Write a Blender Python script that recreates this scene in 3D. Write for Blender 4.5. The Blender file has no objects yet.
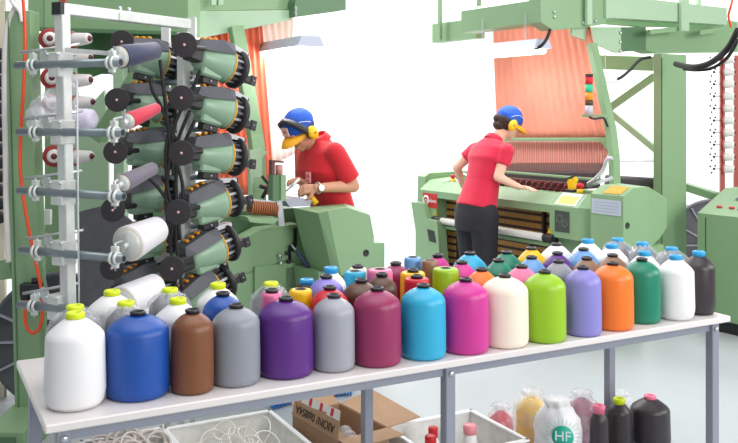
import bpy, bmesh, math, random
from mathutils import Vector, Matrix, Euler, noise
random.seed(7)
SC = bpy.context.scene
COL = SC.collection
F = 870.0; CZ = 1.624
V = Vector
# ------------------------------------------------------------------ measuring helpers (a pixel plus a real distance gives a real point)
def at(u, v, D): return V(((u-369)/F*D, D, CZ-(v-111)/F*D))
def onp(u, v, P, n):
    d = V(((u-369)/F, 1, -(v-111)/F)); C0 = V((0, 0, CZ))
    return C0 + d*((V(P)-C0).dot(n)/d.dot(n))
WD = V((-.571, .821, 0)); BD = V((.821, .571, 0)); UP = V((0, 0, 1))
NF = -BD; NE = -WD                       # front normal of the right loom, near-end normal
O2 = V((1.499, 5.9, 0)); O1 = V((-.184, 5.0, 0))
def L2(a, b, z): return O2 + WD*a + BD*b + UP*z
def L1(a, b, z): return O1 + WD*a + BD*b + UP*z
# ------------------------------------------------------------------ materials
def lin(c):
    return tuple(((x/255)/12.92 if x/255 <= .04045 else ((x/255+.055)/1.055)**2.4) for x in c) + (1,)
MATS = {}
def mat(name, rgb, rough=.5, metal=0, bump=None, bscale=50, bstr=.2, spec=.5, vary=0, vscale=8, emit=0, sheen=0, coat=0, alpha=None):
    if name in MATS: return MATS[name]
    m = bpy.data.materials.new(name); m.use_nodes = True; nt = m.node_tree; N = nt.nodes; LK = nt.links
    p = N['Principled BSDF']; p.inputs['Base Color'].default_value = lin(rgb)
    p.inputs['Roughness'].default_value = rough; p.inputs['Metallic'].default_value = metal
    p.inputs['Specular IOR Level'].default_value = spec
    p.inputs['Sheen Weight'].default_value = sheen; p.inputs['Coat Weight'].default_value = coat
    tc = N.new('ShaderNodeTexCoord')
    if emit:
        p.inputs['Emission Color'].default_value = lin(rgb); p.inputs['Emission Strength'].default_value = emit
    nz = N.new('ShaderNodeTexNoise'); nz.inputs['Scale'].default_value = vscale; nz.inputs['Detail'].default_value = 4
    LK.new(tc.outputs['Object'], nz.inputs['Vector'])
    if vary:
        mx = N.new('ShaderNodeMix'); mx.data_type = 'RGBA'
        c = lin(rgb); k = 1-vary
        mx.inputs[6].default_value = (c[0]*k, c[1]*k, c[2]*k, 1); mx.inputs[7].default_value = tuple(min(1, x*(1+vary*.5)) for x in c[:3])+(1,)
        LK.new(nz.outputs['Fac'], mx.inputs[0]); LK.new(mx.outputs[2], p.inputs['Base Color'])
    if bump:
        bp = N.new('ShaderNodeBump'); bp.inputs['Strength'].default_value = bstr; bp.inputs['Distance'].default_value = .002
        if bump == 'noise':
            t = N.new('ShaderNodeTexNoise'); t.inputs['Scale'].default_value = bscale; t.inputs['Detail'].default_value = 3
        else:
            t = N.new('ShaderNodeTexWave'); t.bands_direction = bump; t.inputs['Scale'].default_value = bscale; t.inputs['Distortion'].default_value = .6
            t.inputs['Detail'].default_value = 1
        LK.new(tc.outputs['Object'], t.inputs['Vector']); LK.new(t.outputs['Fac'], bp.inputs['Height']); LK.new(bp.outputs['Normal'], p.inputs['Normal'])
    if alpha is not None:
        tr = N.new('ShaderNodeBsdfTransparent'); ms = N.new('ShaderNodeMixShader'); out = N['Material Output']
        cr = N.new('ShaderNodeMapRange'); n2 = N.new('ShaderNodeTexNoise'); n2.inputs['Scale'].default_value = 14; n2.inputs['Detail'].default_value = 1
        LK.new(tc.outputs['Object'], n2.inputs['Vector']); LK.new(n2.outputs['Fac'], cr.inputs[0])
        cr.inputs[1].default_value = .35; cr.inputs[2].default_value = .65; cr.inputs[3].default_value = max(0, alpha-.1); cr.inputs[4].default_value = min(1, alpha+.1)
        LK.new(cr.outputs[0], ms.inputs[0]); LK.new(tr.outputs[0], ms.inputs[1]); LK.new(p.outputs[0], ms.inputs[2]); LK.new(ms.outputs[0], out.inputs[0])
    MATS[name] = m; return m
def stripes(name, base, bands, axis='Z', scale=10, rough=.7, thr=.5, soft=.05, axis2=None, scale2=10, thr2=.5, offset=0):
    """cloth or surface with real coloured bands"""
    m = bpy.data.materials.new(name); m.use_nodes = True; nt = m.node_tree; N = nt.nodes; LK = nt.links
    p = N['Principled BSDF']; p.inputs['Roughness'].default_value = rough
    tc = N.new('ShaderNodeTexCoord')
    def wave(ax, sc, th):
        w = N.new('ShaderNodeTexWave'); w.bands_direction = ax; w.inputs['Scale'].default_value = sc; w.inputs['Distortion'].default_value = .0
        r = N.new('ShaderNodeMapRange'); r.inputs[1].default_value = th-soft; r.inputs[2].default_value = th+soft
        LK.new(tc.outputs['Object'], w.inputs['Vector']); LK.new(w.outputs['Fac'], r.inputs[0]); return r.outputs[0]
    f = wave(axis, scale, thr)
    if axis2:
        g = wave(axis2, scale2, thr2); ml = N.new('ShaderNodeMath'); ml.operation = 'MULTIPLY'; LK.new(f, ml.inputs[0]); LK.new(g, ml.inputs[1]); f = ml.outputs[0]
    mx = N.new('ShaderNodeMix'); mx.data_type = 'RGBA'; mx.inputs[6].default_value = lin(base); mx.inputs[7].default_value = lin(bands)
    LK.new(f, mx.inputs[0]); LK.new(mx.outputs[2], p.inputs['Base Color'])
    MATS[name] = m; return m
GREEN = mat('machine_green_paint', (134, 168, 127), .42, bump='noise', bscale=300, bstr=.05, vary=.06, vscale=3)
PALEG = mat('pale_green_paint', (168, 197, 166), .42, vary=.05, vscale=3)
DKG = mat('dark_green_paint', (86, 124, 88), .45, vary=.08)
GALV = mat('galvanised_steel', (220, 225, 222), .4, .25, bump='noise', bscale=60, bstr=.1, vary=.2, vscale=30)
PIPE = mat('zinc_pipe', (140, 152, 158), .3, .6, vary=.15, vscale=20)
BLACK = mat('black_plastic', (34, 34, 38), .45)
RUBBER = mat('black_rubber', (24, 24, 26), .6)
CHAR = mat('charcoal_plastic', (84, 86, 94), .45)
SILV = mat('silver_metal', (205, 208, 215), .3, .7)
ORNG = mat('orange_mark_paint', (240, 160, 20), .5)
YRING = mat('amber_ring', (225, 165, 50), .4)
WHITEP = mat('white_plastic', (238, 238, 240), .4)
CREAMP = mat('cream_plate', (222, 212, 190), .5)
REDP = mat('red_plastic', (205, 30, 40), .4)
YELP = mat('yellow_plastic', (250, 200, 20), .4)
SALMON = mat('salmon_cord', (238, 150, 126), .7, bump='X', bscale=40, bstr=.6, vary=.16, vscale=6)
CORAL = mat('coral_cord', (244, 122, 92), .7, bump='X', bscale=40, bstr=.6, vary=.18, vscale=6)
# ------------------------------------------------------------------ mesh builder
class MB:
    def __init__(s): s.v = []; s.f = []; s.m = []; s.mats = []; s.smooth = []
    def mi(s, m):
        if m not in s.mats: s.mats.append(m)
        return s.mats.index(m)
    def add(s, vs, fs, m, sm=False):
        o = len(s.v); s.v += [V(x) for x in vs]; i = s.mi(m)
        for f in fs: s.f.append([o+k for k in f]); s.m.append(i); s.smooth.append(sm)
        return s
    def box(s, c, sz, m, ax=None, bev=0):
        c = V(c); X, Y, Z = ax or (V((1, 0, 0)), V((0, 1, 0)), UP)
        hx, hy, hz = sz[0]/2, sz[1]/2, sz[2]/2
        b = min(bev, hx*.9, hy*.9, hz*.9)
        if b <= 0:
            vs = [c+X*(i*hx)+Y*(j*hy)+Z*(k*hz) for i in (-1, 1) for j in (-1, 1) for k in (-1, 1)]
            return s.add(vs, [(0, 1, 3, 2), (4, 6, 7, 5), (0, 4, 5, 1), (2, 3, 7, 6), (0, 2, 6, 4), (1, 5, 7, 3)], m)
        pts = []
        for i in (-1, 1):
            for j in (-1, 1):
                for k in (-1, 1):
                    pts += [c+X*(i*hx)+Y*(j*(hy-b))+Z*(k*(hz-b)), c+X*(i*(hx-b))+Y*(j*hy)+Z*(k*(hz-b)), c+X*(i*(hx-b))+Y*(j*(hy-b))+Z*(k*hz)]
        return s.hull(pts, m)
    def hull(s, pts, m, sm=False):
        bm = bmesh.new()
        for p in pts: bm.verts.new(p)
        r = bmesh.ops.convex_hull(bm, input=bm.verts)
        bmesh.ops.delete(bm, geom=[g for g in bm.verts if not g.link_faces], context='VERTS')
        bmesh.ops.dissolve_limit(bm, angle_limit=.02, verts=bm.verts, edges=bm.edges)
        bm.verts.ensure_lookup_table(); bm.verts.index_update()
        s.add([v.co.copy() for v in bm.verts], [[v.index for v in f.verts] for f in bm.faces], m, sm); bm.free(); return s
    def prism(s, poly, ext, m):
        n = len(poly); poly = [V(p) for p in poly]; ext = V(ext)
        nor = V((0, 0, 0))
        for i in range(n): nor += (poly[i]-poly[0]).cross(poly[(i+1) % n]-poly[0])
        if nor.dot(ext) > 0: poly = poly[::-1]
        vs = poly + [p+ext for p in poly]
        fs = [list(range(n)), [n+i for i in range(n)][::-1]] + [[i, i+n, (i+1) % n+n, (i+1) % n] for i in range(n)]
        return s.add(vs, fs, m)
    def tube(s, pts, r, m, n=12, cap=True, sm=True):
        pts = [V(p) for p in pts]; k = len(pts); rr = r if isinstance(r, (list, tuple)) else [r]*k
        t0 = (pts[1]-pts[0]).normalized(); a = t0.cross(UP if abs(t0.z) < .9 else V((1, 0, 0))).normalized()
        vs = []; fs = []
        for i, p in enumerate(pts):
            t = ((pts[min(i+1, k-1)]-pts[max(i-1, 0)])).normalized()
            a = (a - t*a.dot(t)).normalized(); b = t.cross(a)
            for j in range(n):
                q = 2*math.pi*j/n; vs.append(p + (a*math.cos(q)+b*math.sin(q))*rr[i])
        for i in range(k-1):
            for j in range(n): fs.append((i*n+j, i*n+(j+1) % n, (i+1)*n+(j+1) % n, (i+1)*n+j))
        s.add(vs, fs, m, sm)
        if cap:
            s.add(vs[:n], [list(range(n))[::-1]], m); s.add(vs[-n:], [list(range(n))], m)
        return s
    def lathe(s, prof, c, ax, m, n=32, sm=True, wob=0):
        c = V(c); ax = V(ax).normalized(); a = ax.cross(V((1, 0, 0)) if abs(ax.x) < .9 else V((0, 1, 0))).normalized(); b = ax.cross(a)
        vs = []; fs = []
        for (r, z) in prof:
            for j in range(n):
                q = 2*math.pi*j/n; p = c+ax*z+(a*math.cos(q)+b*math.sin(q))*r
                if wob: p = p + (a*math.cos(q)+b*math.sin(q))*wob*noise.noise(p*28) + (a*math.cos(q)+b*math.sin(q))*wob*.6*math.sin(q*7+z*40)
                vs.append(p)
        for i in range(len(prof)-1):
            for j in range(n): fs.append((i*n+j, i*n+(j+1) % n, (i+1)*n+(j+1) % n, (i+1)*n+j))
        s.add(vs, fs, m, sm)
        if prof[0][0] > 1e-4: s.add(vs[:n], [list(range(n))[::-1]], m)
        if prof[-1][0] > 1e-4: s.add(vs[-n:], [list(range(n))], m)
        return s
    def ball(s, c, r, m, n=16, ax=None):
        c = V(c); R = r if isinstance(r, (tuple, list)) else (r, r, r); X, Y, Z = ax or (V((1, 0, 0)), V((0, 1, 0)), UP)
        vs = []; fs = []; k = n//2
        for i in range(k+1):
            t = math.pi*i/k
            for j in range(n):
                q = 2*math.pi*j/n
                vs.append(c+X*(R[0]*math.sin(t)*math.cos(q))+Y*(R[1]*math.sin(t)*math.sin(q))+Z*(R[2]*math.cos(t)))
        for i in range(k):
            for j in range(n):
                fs.append((i*n+j, (i+1)*n+j, (i+1)*n+(j+1) % n, i*n+(j+1) % n))
        return s.add(vs, fs, m, True)
    def torus(s, c, ax, R, r, m, n=32, k=10, arc=1.0):
        ax = V(ax).normalized(); a = ax.cross(V((1, 0, 0)) if abs(ax.x) < .9 else V((0, 1, 0))).normalized(); b = ax.cross(a)
        vs = []; fs = []
        for i in range(n):
            q = 2*math.pi*i/n; d = a*math.cos(q)+b*math.sin(q)
            for j in range(k):
                t = 2*math.pi*j/k; vs.append(V(c)+d*(R+r*math.cos(t))+ax*(r*math.sin(t)))
        for i in range(n):
            for j in range(k): fs.append((i*k+j, ((i+1) % n)*k+j, ((i+1) % n)*k+(j+1) % k, i*k+(j+1) % k))
        return s.add(vs, fs, m, True)
    def build(s, name, parent=None, org=None):
        me = bpy.data.meshes.new(name)
        if parent is not None: o0 = parent['_o']; o0 = V(o0)
        elif org is not None: o0 = V(org)
        else:
            xs = [v.x for v in s.v]; ys = [v.y for v in s.v]; zs = [v.z for v in s.v]
            o0 = V(((min(xs)+max(xs))/2, (min(ys)+max(ys))/2, min(zs)))
        me.from_pydata([v-o0 for v in s.v], [], s.f)
        for m in s.mats: me.materials.append(m)
        for i, p in enumerate(me.polygons): p.material_index = s.m[i]; p.use_smooth = s.smooth[i]
        bm = bmesh.new(); bm.from_mesh(me); bmesh.ops.remove_doubles(bm, verts=bm.verts, dist=1e-5)
        bmesh.ops.recalc_face_normals(bm, faces=bm.faces); bm.to_mesh(me); bm.free()
        o = bpy.data.objects.new(name, me); COL.objects.link(o)
        if parent is not None: o.parent = parent
        else: o.location = o0
        o['_o'] = tuple(o0); return o
def tag(o, label=None, cat=None, group=None, kind=None):
    if label: o['label'] = label
    if cat: o['category'] = cat
    if group: o['group'] = group
    if kind: o['kind'] = kind
    return o
def thing(name, loc, label, cat, group=None):
    o = bpy.data.objects.new(name, None); o.empty_display_size = .05; COL.objects.link(o); o.location = loc; o['_o'] = tuple(V(loc))
    return tag(o, label, cat, group)
def words(txt, c, right, up, size, m, name, parent, depth=.0006, align='CENTER'):
    cu = bpy.data.curves.new('t', 'FONT'); cu.body = txt; cu.size = size; cu.align_x = align; cu.align_y = 'CENTER'; cu.extrude = depth
    t = bpy.data.objects.new('t', cu); COL.objects.link(t)
    dg = bpy.context.evaluated_depsgraph_get(); me = bpy.data.meshes.new_from_object(t.evaluated_get(dg))
    bpy.data.objects.remove(t); right = V(right).normalized(); up = V(up).normalized(); n = right.cross(up)
    b = MB(); M = Matrix((right, up, n)).transposed()
    b.add([V(c)+M @ v.co for v in me.vertices], [list(p.vertices) for p in me.polygons], m)
    return b.build(name, parent)
def beam(name, p0, p1, w, h, m, parent=None, side=None, bev=.003):
    p0 = V(p0); p1 = V(p1); d = (p1-p0); Ln = d.length; d.normalize()
    up = UP if abs(d.z) < .8 else V((0, 0, 1)); s = V(side).normalized() if side else d.cross(up).normalized()
    s = (s-d*s.dot(d)).normalized(); u = s.cross(d).normalized()
    b = MB(); b.box((p0+p1)/2, (Ln, w, h), m, ax=(d, s, u), bev=bev)
    return b.build(name, parent) if name else b
def smoothpath(pts, n=6):
    pts = [V(p) for p in pts]; out = []
    for i in range(len(pts)-1):
        p0 = pts[max(i-1, 0)]; p1 = pts[i]; p2 = pts[i+1]; p3 = pts[min(i+2, len(pts)-1)]
        for k in range(n):
            t = k/n; out.append(.5*((2*p1)+(p2-p0)*t+(2*p0-5*p1+4*p2-p3)*t*t+(3*p1-p0-3*p2+p3)*t**3))
    return out+[pts[-1]]
# ================================================================== SETTING
fl = mat('epoxy_floor', (182, 188, 192), .42, spec=.35, vary=.1, vscale=1.2, bump='noise', bscale=12, bstr=.03)
b = MB(); b.box((0, 4, -.05), (16, 14, .1), fl); tag(b.build('floor'), kind='structure')
wl = mat('white_wall', (240, 240, 238), .9, vary=.02, vscale=1)
b = MB(); b.box((0, 10.05, 2.6), (16, .1, 5.2), wl); tag(b.build('wall_back'), kind='structure')
# ================================================================== TABLE
TU = V((.8834, .4686, 0)); TV = V((-.4686, .8834, 0)); T0 = V((-.889, 2.386, 0)); TL = 2.734; TW = .71; TZ = .76
def T(s, t, z=0): return T0+TU*s+TV*t+UP*z
tab = thing('work_table', T(TL/2, TW/2, 0), 'long white-topped table on grey metal legs, covered in yarn cones', 'table')
ttop = mat('white_laminate', (226, 221, 220), .35, vary=.05, vscale=4)
tedge = mat('grey_metal_frame', (146, 150, 164), .4, .25)
b = MB(); b.box(T(TL/2, TW/2, TZ-.0125), (TL, TW, .025), ttop, ax=(TU, TV, UP), bev=.004); b.build('tabletop', tab)
for t in (.06, TW-.06):
    b = MB(); b.box(T(TL/2, t, TZ-.045), (TL-.08, .03, .04), tedge, ax=(TU, TV, UP)); b.build('frame_rail', tab)
for s in (.055, TL/2, TL-.055):
    b = MB(); b.box(T(s, TW/2, TZ-.045), (.03, TW-.14, .04), tedge, ax=(TU, TV, UP)); b.build('cross_rail', tab)
bolt = mat('zinc_bolt', (200, 205, 205), .3, .8)
for s in (.055, TL/2-.02, TL-.055):
    for t in (.05, TW-.05):
        b = MB(); b.box(T(s, t, (TZ-.03)/2), (.04, .04, TZ-.03), tedge, ax=(TU, TV, UP), bev=.003)
        lg = b.build('leg', tab)
        if t < .1:
            b = MB(); b.lathe([(.011, 0), (.011, .004), (.007, .008), (0, .009)], T(s, t-.02, TZ-.055), -TV, bolt, n=12); b.build('bolt', lg)
# ================================================================== YARN CONES
YC = {'white': (238, 238, 240), 'blue': (22, 78, 165), 'brown': (122, 74, 44), 'grey': (140, 145, 156), 'purple': (88, 36, 128), 'silver': (158, 161, 172),
      'maroon': (148, 44, 92), 'cyan': (44, 172, 214), 'magenta': (205, 52, 148), 'cream': (246, 234, 216), 'lime': (150, 196, 28), 'lavender': (140, 134, 208),
      'orange': (246, 122, 34), 'green': (18, 128, 100), 'black': (52, 46, 50), 'pink': (238, 120, 165), 'yellow': (248, 200, 20), 'red': (205, 28, 50),
      'sky': (110, 165, 225), 'dkbrown': (92, 62, 48), 'tan': (150, 112, 88), 'violet': (94, 44, 140), 'wrapgrey': (80, 82, 90), 'steel': (150, 152, 162), 'dkgrey': (70, 70, 76), 'ltlav': (140, 130, 215)}
def yarn(c):
    nm = 'yarn_'+c
    if nm in MATS: return MATS[nm]
    m = mat(nm, YC[c], .34, bump='Z', bscale=240, bstr=.1, spec=.55, vary=.06, vscale=5)
    nt = m.node_tree; p = nt.nodes['Principled BSDF']; tg = nt.nodes.new('ShaderNodeTangent'); tg.direction_type = 'RADIAL'; tg.axis = 'Z'
    p.inputs['Anisotropic'].default_value = .75; nt.links.new(tg.outputs[0], p.inputs['Tangent'])
    return m
NEON = mat('neon_cap_plastic', (214, 232, 20), .4); BCAP = mat('blue_cap_plastic', (40, 160, 220), .4); KCAP = mat('black_tube_plastic', (40, 40, 46), .35)
PCAP = mat('pink_cap_plastic', (235, 120, 150), .4)
WRAP = mat('clear_plastic_wrap', (225, 228, 235), .08, alpha=.3, spec=1.0)
BAGW = mat('thin_white_bag', (240, 240, 246), .2, alpha=.27, spec=.8); WBAG = mat('white_carrier_bag', (244, 244, 248), .4, alpha=.85)
def cap_mb(c, ax, capk, r):
    """cap or tube end standing on top of the yarn; c is the top of the yarn"""
    b = MB()
    if capk in ('neon', 'bluecap', 'pinkcap'):
        m = {'neon': NEON, 'bluecap': BCAP, 'pinkcap': PCAP}[capk]
        b.lathe([(r*1.0, -.02), (r*1.04, 0), (r*1.12, .002), (r*1.12, .013), (r*1.02, .017), (r*.55, .017), (r*.5, .009), (0, .008)], c, ax, m, n=24)
    elif capk == 'open':
        b.lathe([(r*.8, -.02), (r*.8, .0015), (r*.62, .0015), (r*.6, -.03), (0, -.03)], c, ax, KCAP, n=24)
    else:
        b.lathe([(r*.85, -.02), (r*.87, .003), (r*.97, .005), (r*.97, .009), (r*.78, .012), (r*.62, .008), (r*.55, -.02), (0, -.02)], c, ax, KCAP, n=24)
    return b
def cone_profile(kind, R, H):
    if kind == 'narrow': return [(.5*R, .004), (.9*R, .004), (.98*R, .012), (R, .03), (.99*R, H*.93), (.96*R, H*.97), (.88*R, H*.993), (.45*R, H), (.44*R, H-.01)]
    if kind == 'coned': return [(.6*R, .003), (.84*R, .003), (.95*R, .018), (R, .045), (.985*R, H*.4), (.955*R, H*.775), (.935*R, H*.81), (.84*R, H*.855), (.66*R, H*.91), (.46*R, H*.965), (.34*R, H*.99), (.3*R, H), (.28*R, H-.01)]
    return [(.6*R, .002), (.9*R, .002), (.97*R, .009), (R, .024), (.995*R, H*.4), (.97*R, H*.78), (.955*R, H*.82), (.89*R, H*.865), (.76*R, H*.91), (.57*R, H*.955), (.38*R, H*.985), (.28*R, H), (.27*R, H-.01)]
def yarn_cone(p, R, H, color, capk, kind, label, cat='yarn cone', group=None, wrapped=False, ax=UP, cr=.0245):
    """H is the whole height with the cap"""
    ch = {'neon': .017, 'bluecap': .017, 'pinkcap': .017, 'open': .0}.get(capk, .011); hb = H-ch
    t = thing('yarn_cone', p, label, cat, group)
    b = MB(); b.lathe([(cr*.9, .0), (cr*1.5, .0), (cr*1.5, .006), (cr*.9, .006)], p, ax, KCAP if capk in ('black', 'open') else WHITEP, n=20); b.build('tube_foot', t)
    b = MB(); b.lathe(cone_profile(kind, R, hb), p, ax, yarn(color), n=40); b.build('yarn_package', t)
    cap_mb(V(p)+V(ax)*hb, V(ax), capk, cr).build('tube_end' if capk in ('black', 'open') else 'cap', t)
    if wrapped:
        b = MB(); R2 = R*1.07; b.lathe([(.9*R2, .002), (R2, .02), (1.0*R2, hb*.3), (R2, hb*.74), (.9*R2, hb*.88), (.62*R2, hb*.97), (cr*1.25, hb*1.0), (cr*1.15, hb+.006)], p, ax, WRAP, n=36, wob=.006)
        o = b.build('plastic_wrap', t)
    return t
def contact(u0, u1, vb):
    uc = (u0+u1)/2; D = (CZ-TZ)*F/(vb-111); r = (u1-u0)/2*D/F
    for _ in range(3): Dc = D+r*.88; r = (u1-u0)/2*Dc/F
    return V(((uc-369)/F*Dc, Dc, TZ)), r
FR = [(48, 108, 413, 312, 'white', 'neon', 'coned', 'white yarn cone with neon yellow cap, first at the left end of the front row'),
 (107, 170, 403, 311, 'blue', 'black', 'round', 'royal blue yarn cone in the front row, left of the brown cone'),
 (170, 213, 396, 309, 'brown', 'black', 'round', 'slim brown yarn cone in the front row, right of the royal blue one'),
 (213, 262, 388, 304, 'grey', 'black', 'round', 'blue-grey yarn cone in the front row, between brown and deep purple'),
 (260, 316, 380, 297, 'purple', 'black', 'round', 'wide deep purple yarn cone in the front row, between two grey cones'),
 (314, 357, 373, 294, 'silver', 'black', 'round', 'silver grey yarn cone in the front row, between deep purple and maroon'),
 (355, 404, 368, 287, 'maroon', 'black', 'round', 'maroon yarn cone in the front row, left of the turquoise one'),
 (403, 449, 361, 284, 'cyan', 'black', 'round', 'turquoise yarn cone in the front row, between maroon and magenta'),
 (446, 493, 355, 278, 'magenta', 'black', 'round', 'magenta yarn cone in the front row, left of the cream one'),
 (483, 531, 349, 274, 'cream', 'black', 'round', 'cream yarn cone in the front row, between magenta and lime'),
 (530, 573, 345, 270, 'lime', 'black', 'round', 'lime green yarn cone in the front row, right of the cream one'),
 (568, 605, 337, 266, 'lavender', 'black', 'round', 'lavender yarn cone in the front row, between lime and orange'),
 (596, 637, 331, 262, 'orange', 'black', 'round', 'orange yarn cone in the front row, left of the emerald green one'),
 (627, 664, 324, 258, 'green', 'black', 'round', 'emerald green yarn cone in the front row, right of the orange one'),
 (661, 698, 321, 255, 'white', 'bluecap', 'coned', 'white yarn cone with blue cap in the front row beside the black cone'),
 (690, 722, 315, 251, 'black', 'bluecap', 'coned', 'black yarn cone with blue cap at the right end of the table')]
cones = []
for (u0, u1, vb, vt, c, ck, kd, lb) in FR:
    p, r = contact(u0, u1, vb); cones.append(dict(p=p, r=r, v=vt, c=c, ck=ck, kd=kd, lb=lb, fix=True, w=False))
# behind: u, v of cap top, radius, assumed height
BK = [(75, 305, .082, .27, 'wrapgrey', 'neon', 'coned', 1, 'grey yarn cone in clear wrap with neon cap, behind the leftmost white cone'),
 (112, 290, .088, .27, 'white', 'neon', 'coned', 0, 'white yarn cone with neon cap, second from the left in the back row'),
 (126, 301, .074, .25, 'wrapgrey', 'neon', 'coned', 1, 'dark wrapped yarn cone with neon cap, just behind the royal blue cone'),
 (170, 288, .08, .27, 'wrapgrey', 'neon', 'coned', 1, 'grey wrapped yarn cone with neon cap, behind the white one near the slim brown cone'),
 (178, 298, .082, .265, 'white', 'neon', 'coned', 0, 'white yarn cone with neon cap, directly behind the slim brown cone'),
 (218, 283, .078, .27, 'white', 'neon', 'coned', 0, 'white yarn cone with neon cap, behind the blue cone with black tube end'),
 (223, 292, .07, .255, 'blue', 'black', 'round', 0, 'royal blue yarn cone in the second row, behind the blue-grey cone'),
 (271, 282, .076, .24, 'wrapgrey', 'neon', 'coned', 1, 'grey wrapped yarn cone with neon cap, behind the small pink cone'),
 (272, 289, .037, .265, 'pink', 'black', 'narrow', 0, 'small slim pink yarn cone just behind the deep purple cone'),
 (301, 289, .043, .23, 'yellow', 'open', 'narrow', 0, 'slim yellow yarn cone between deep purple and silver, second row'),
 (307, 279, .038, .24, 'black', 'bluecap', 'narrow', 0, 'slim black yarn cone with blue cap, behind the slim yellow one by the purple cone'),
 (331, 286, .07, .255, 'red', 'black', 'round', 0, 'wide red yarn cone right behind the silver grey front cone'),
 (328, 275, .068, .26, 'ltlav', 'black', 'round', 0, 'lavender yarn cone behind the wide red cone'),
 (331, 267, .063, .27, 'white', 'bluecap', 'coned', 0, 'white yarn cone with blue cap, behind the lavender cone at left'),
 (355, 271, .045, .235, 'cyan', 'open', 'narrow', 0, 'slim turquoise yarn cone right of the white cone with blue cap'),
 (358, 265, .038, .25, 'cream', 'black', 'narrow', 0, 'slim cream yarn cone at the back, behind the slim turquoise one'),
 (358, 279, .072, .255, 'dkbrown', 'black', 'round', 0, 'dark brown yarn cone behind the gap between silver and maroon, left of its twin'),
 (380, 269, .052, .24, 'pink', 'open', 'narrow', 0, 'slim pink yarn cone with open top, behind the two dark brown cones'),
 (382, 273, .06, .255, 'dkbrown', 'black', 'round', 0, 'dark brown yarn cone behind the maroon front cone, right of its twin'),
 (396, 262, .062, .26, 'maroon', 'black', 'round', 0, 'maroon yarn cone in the back row, left of the slim sky blue one'),
 (413, 257, .038, .25, 'sky', 'open', 'narrow', 0, 'slim sky blue yarn cone in the back row beside the back maroon one'),
 (430, 260, .034, .25, 'tan', 'open', 'narrow', 0, 'slim tan yarn cone in the back row, right of the sky blue one'),
 (413, 269, .052, .23, 'yellow', 'black', 'narrow', 0, 'slim yellow yarn cone behind the slim red one near turquoise'),
 (417, 275, .05, .22, 'red', 'black', 'narrow', 0, 'slim red yarn cone directly behind the turquoise front cone'),
 (438, 254, .055, .26, 'magenta', 'black', 'round', 0, 'magenta yarn cone in the back row, right of the slim tan one'),
 (447, 268, .054, .23, 'lime', 'open', 'narrow', 0, 'slim lime yarn cone with open top, behind the gap between turquoise and magenta'),
 (461, 261, .07, .26, 'magenta', 'black', 'coned', 0, 'magenta yarn cone in the middle row, behind the slim lime one'),
 (470, 252, .078, .27, 'cyan', 'black', 'coned', 0, 'turquoise yarn cone in the back row by the woman'),
 (482, 268, .074, .255, 'orange', 'black', 'coned', 0, 'orange yarn cone in the second row, behind the magenta front cone'),
 (499, 259, .07, .26, 'green', 'black', 'coned', 0, 'dark green yarn cone in the middle row, nearer of the two greens there'),
 (507, 251, .074, .27, 'green', 'black', 'coned', 0, 'dark green yarn cone in the back row, farther of the two greens there'),
 (522, 265, .08, .255, 'pink', 'black', 'coned', 0, 'wide pink yarn cone in the second row, behind the cream cone'),
 (532, 247, .07, .27, 'yellow', 'black', 'coned', 0, 'wide yellow yarn cone in the back row, right of the dark green one'),
 (532, 256, .068, .26, 'sky', 'black', 'coned', 0, 'sky blue yarn cone between the wide pink and the wide yellow cones'),
 (557, 243, .08, .27, 'white', 'black', 'coned', 0, 'white yarn cone with black tube end, in the back row'),
 (558, 252, .07, .265, 'violet', 'black', 'coned', 0, 'violet yarn cone in front of the white one with black tube end'),
 (559, 260, .072, .255, 'steel', 'black', 'coned', 0, 'light grey yarn cone in the second row, behind lime and lavender'),
 (587, 257, .07, .26, 'tan', 'black', 'coned', 0, 'tan yarn cone in the second row, behind the lavender front cone'),
 (584, 248, .072, .265, 'sky', 'black', 'coned', 0, 'sky blue yarn cone behind the tan one, farther right of the two wide sky blues'),
 (588, 239, .078, .27, 'white', 'bluecap', 'coned', 0, 'white yarn cone with blue cap in the back row, behind the right sky blue cone'),
 (613, 254, .074, .26, 'tan', 'black', 'coned', 0, 'tan yarn cone in the second row, behind the orange front cone'),
 (612, 244, .078, .27, 'white', 'bluecap', 'coned', 0, 'white yarn cone with blue cap, behind the tan cone at the orange front cone'),
 (618, 238, .08, .27, 'wrapgrey', 'bluecap', 'coned', 1, 'grey wrapped yarn cone with blue cap, leftmost of three in the back right'),
 (645, 251, .074, .275, 'white', 'bluecap', 'coned', 0, 'white yarn cone with blue cap, behind the emerald green front cone'),
 (643, 242, .072, .255, 'wrapgrey', 'bluecap', 'coned', 1, 'grey wrapped yarn cone with blue cap, middle of three in the back right'),
 (672, 247, .08, .265, 'wrapgrey', 'bluecap', 'coned', 1, 'grey wrapped yarn cone with blue cap, rightmost of three in the back right')]
for (u, v, r, h, c, ck, kd, w, lb) in BK:
    D = (CZ-TZ-h)*F/(v-111); cones.append(dict(p=V(((u-369)/F*D, D, TZ)) , r=r*(.93 if w else .985), v=v, c=c, ck=ck, kd=kd, lb=lb, fix=False, w=bool(w), u=u))
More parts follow.
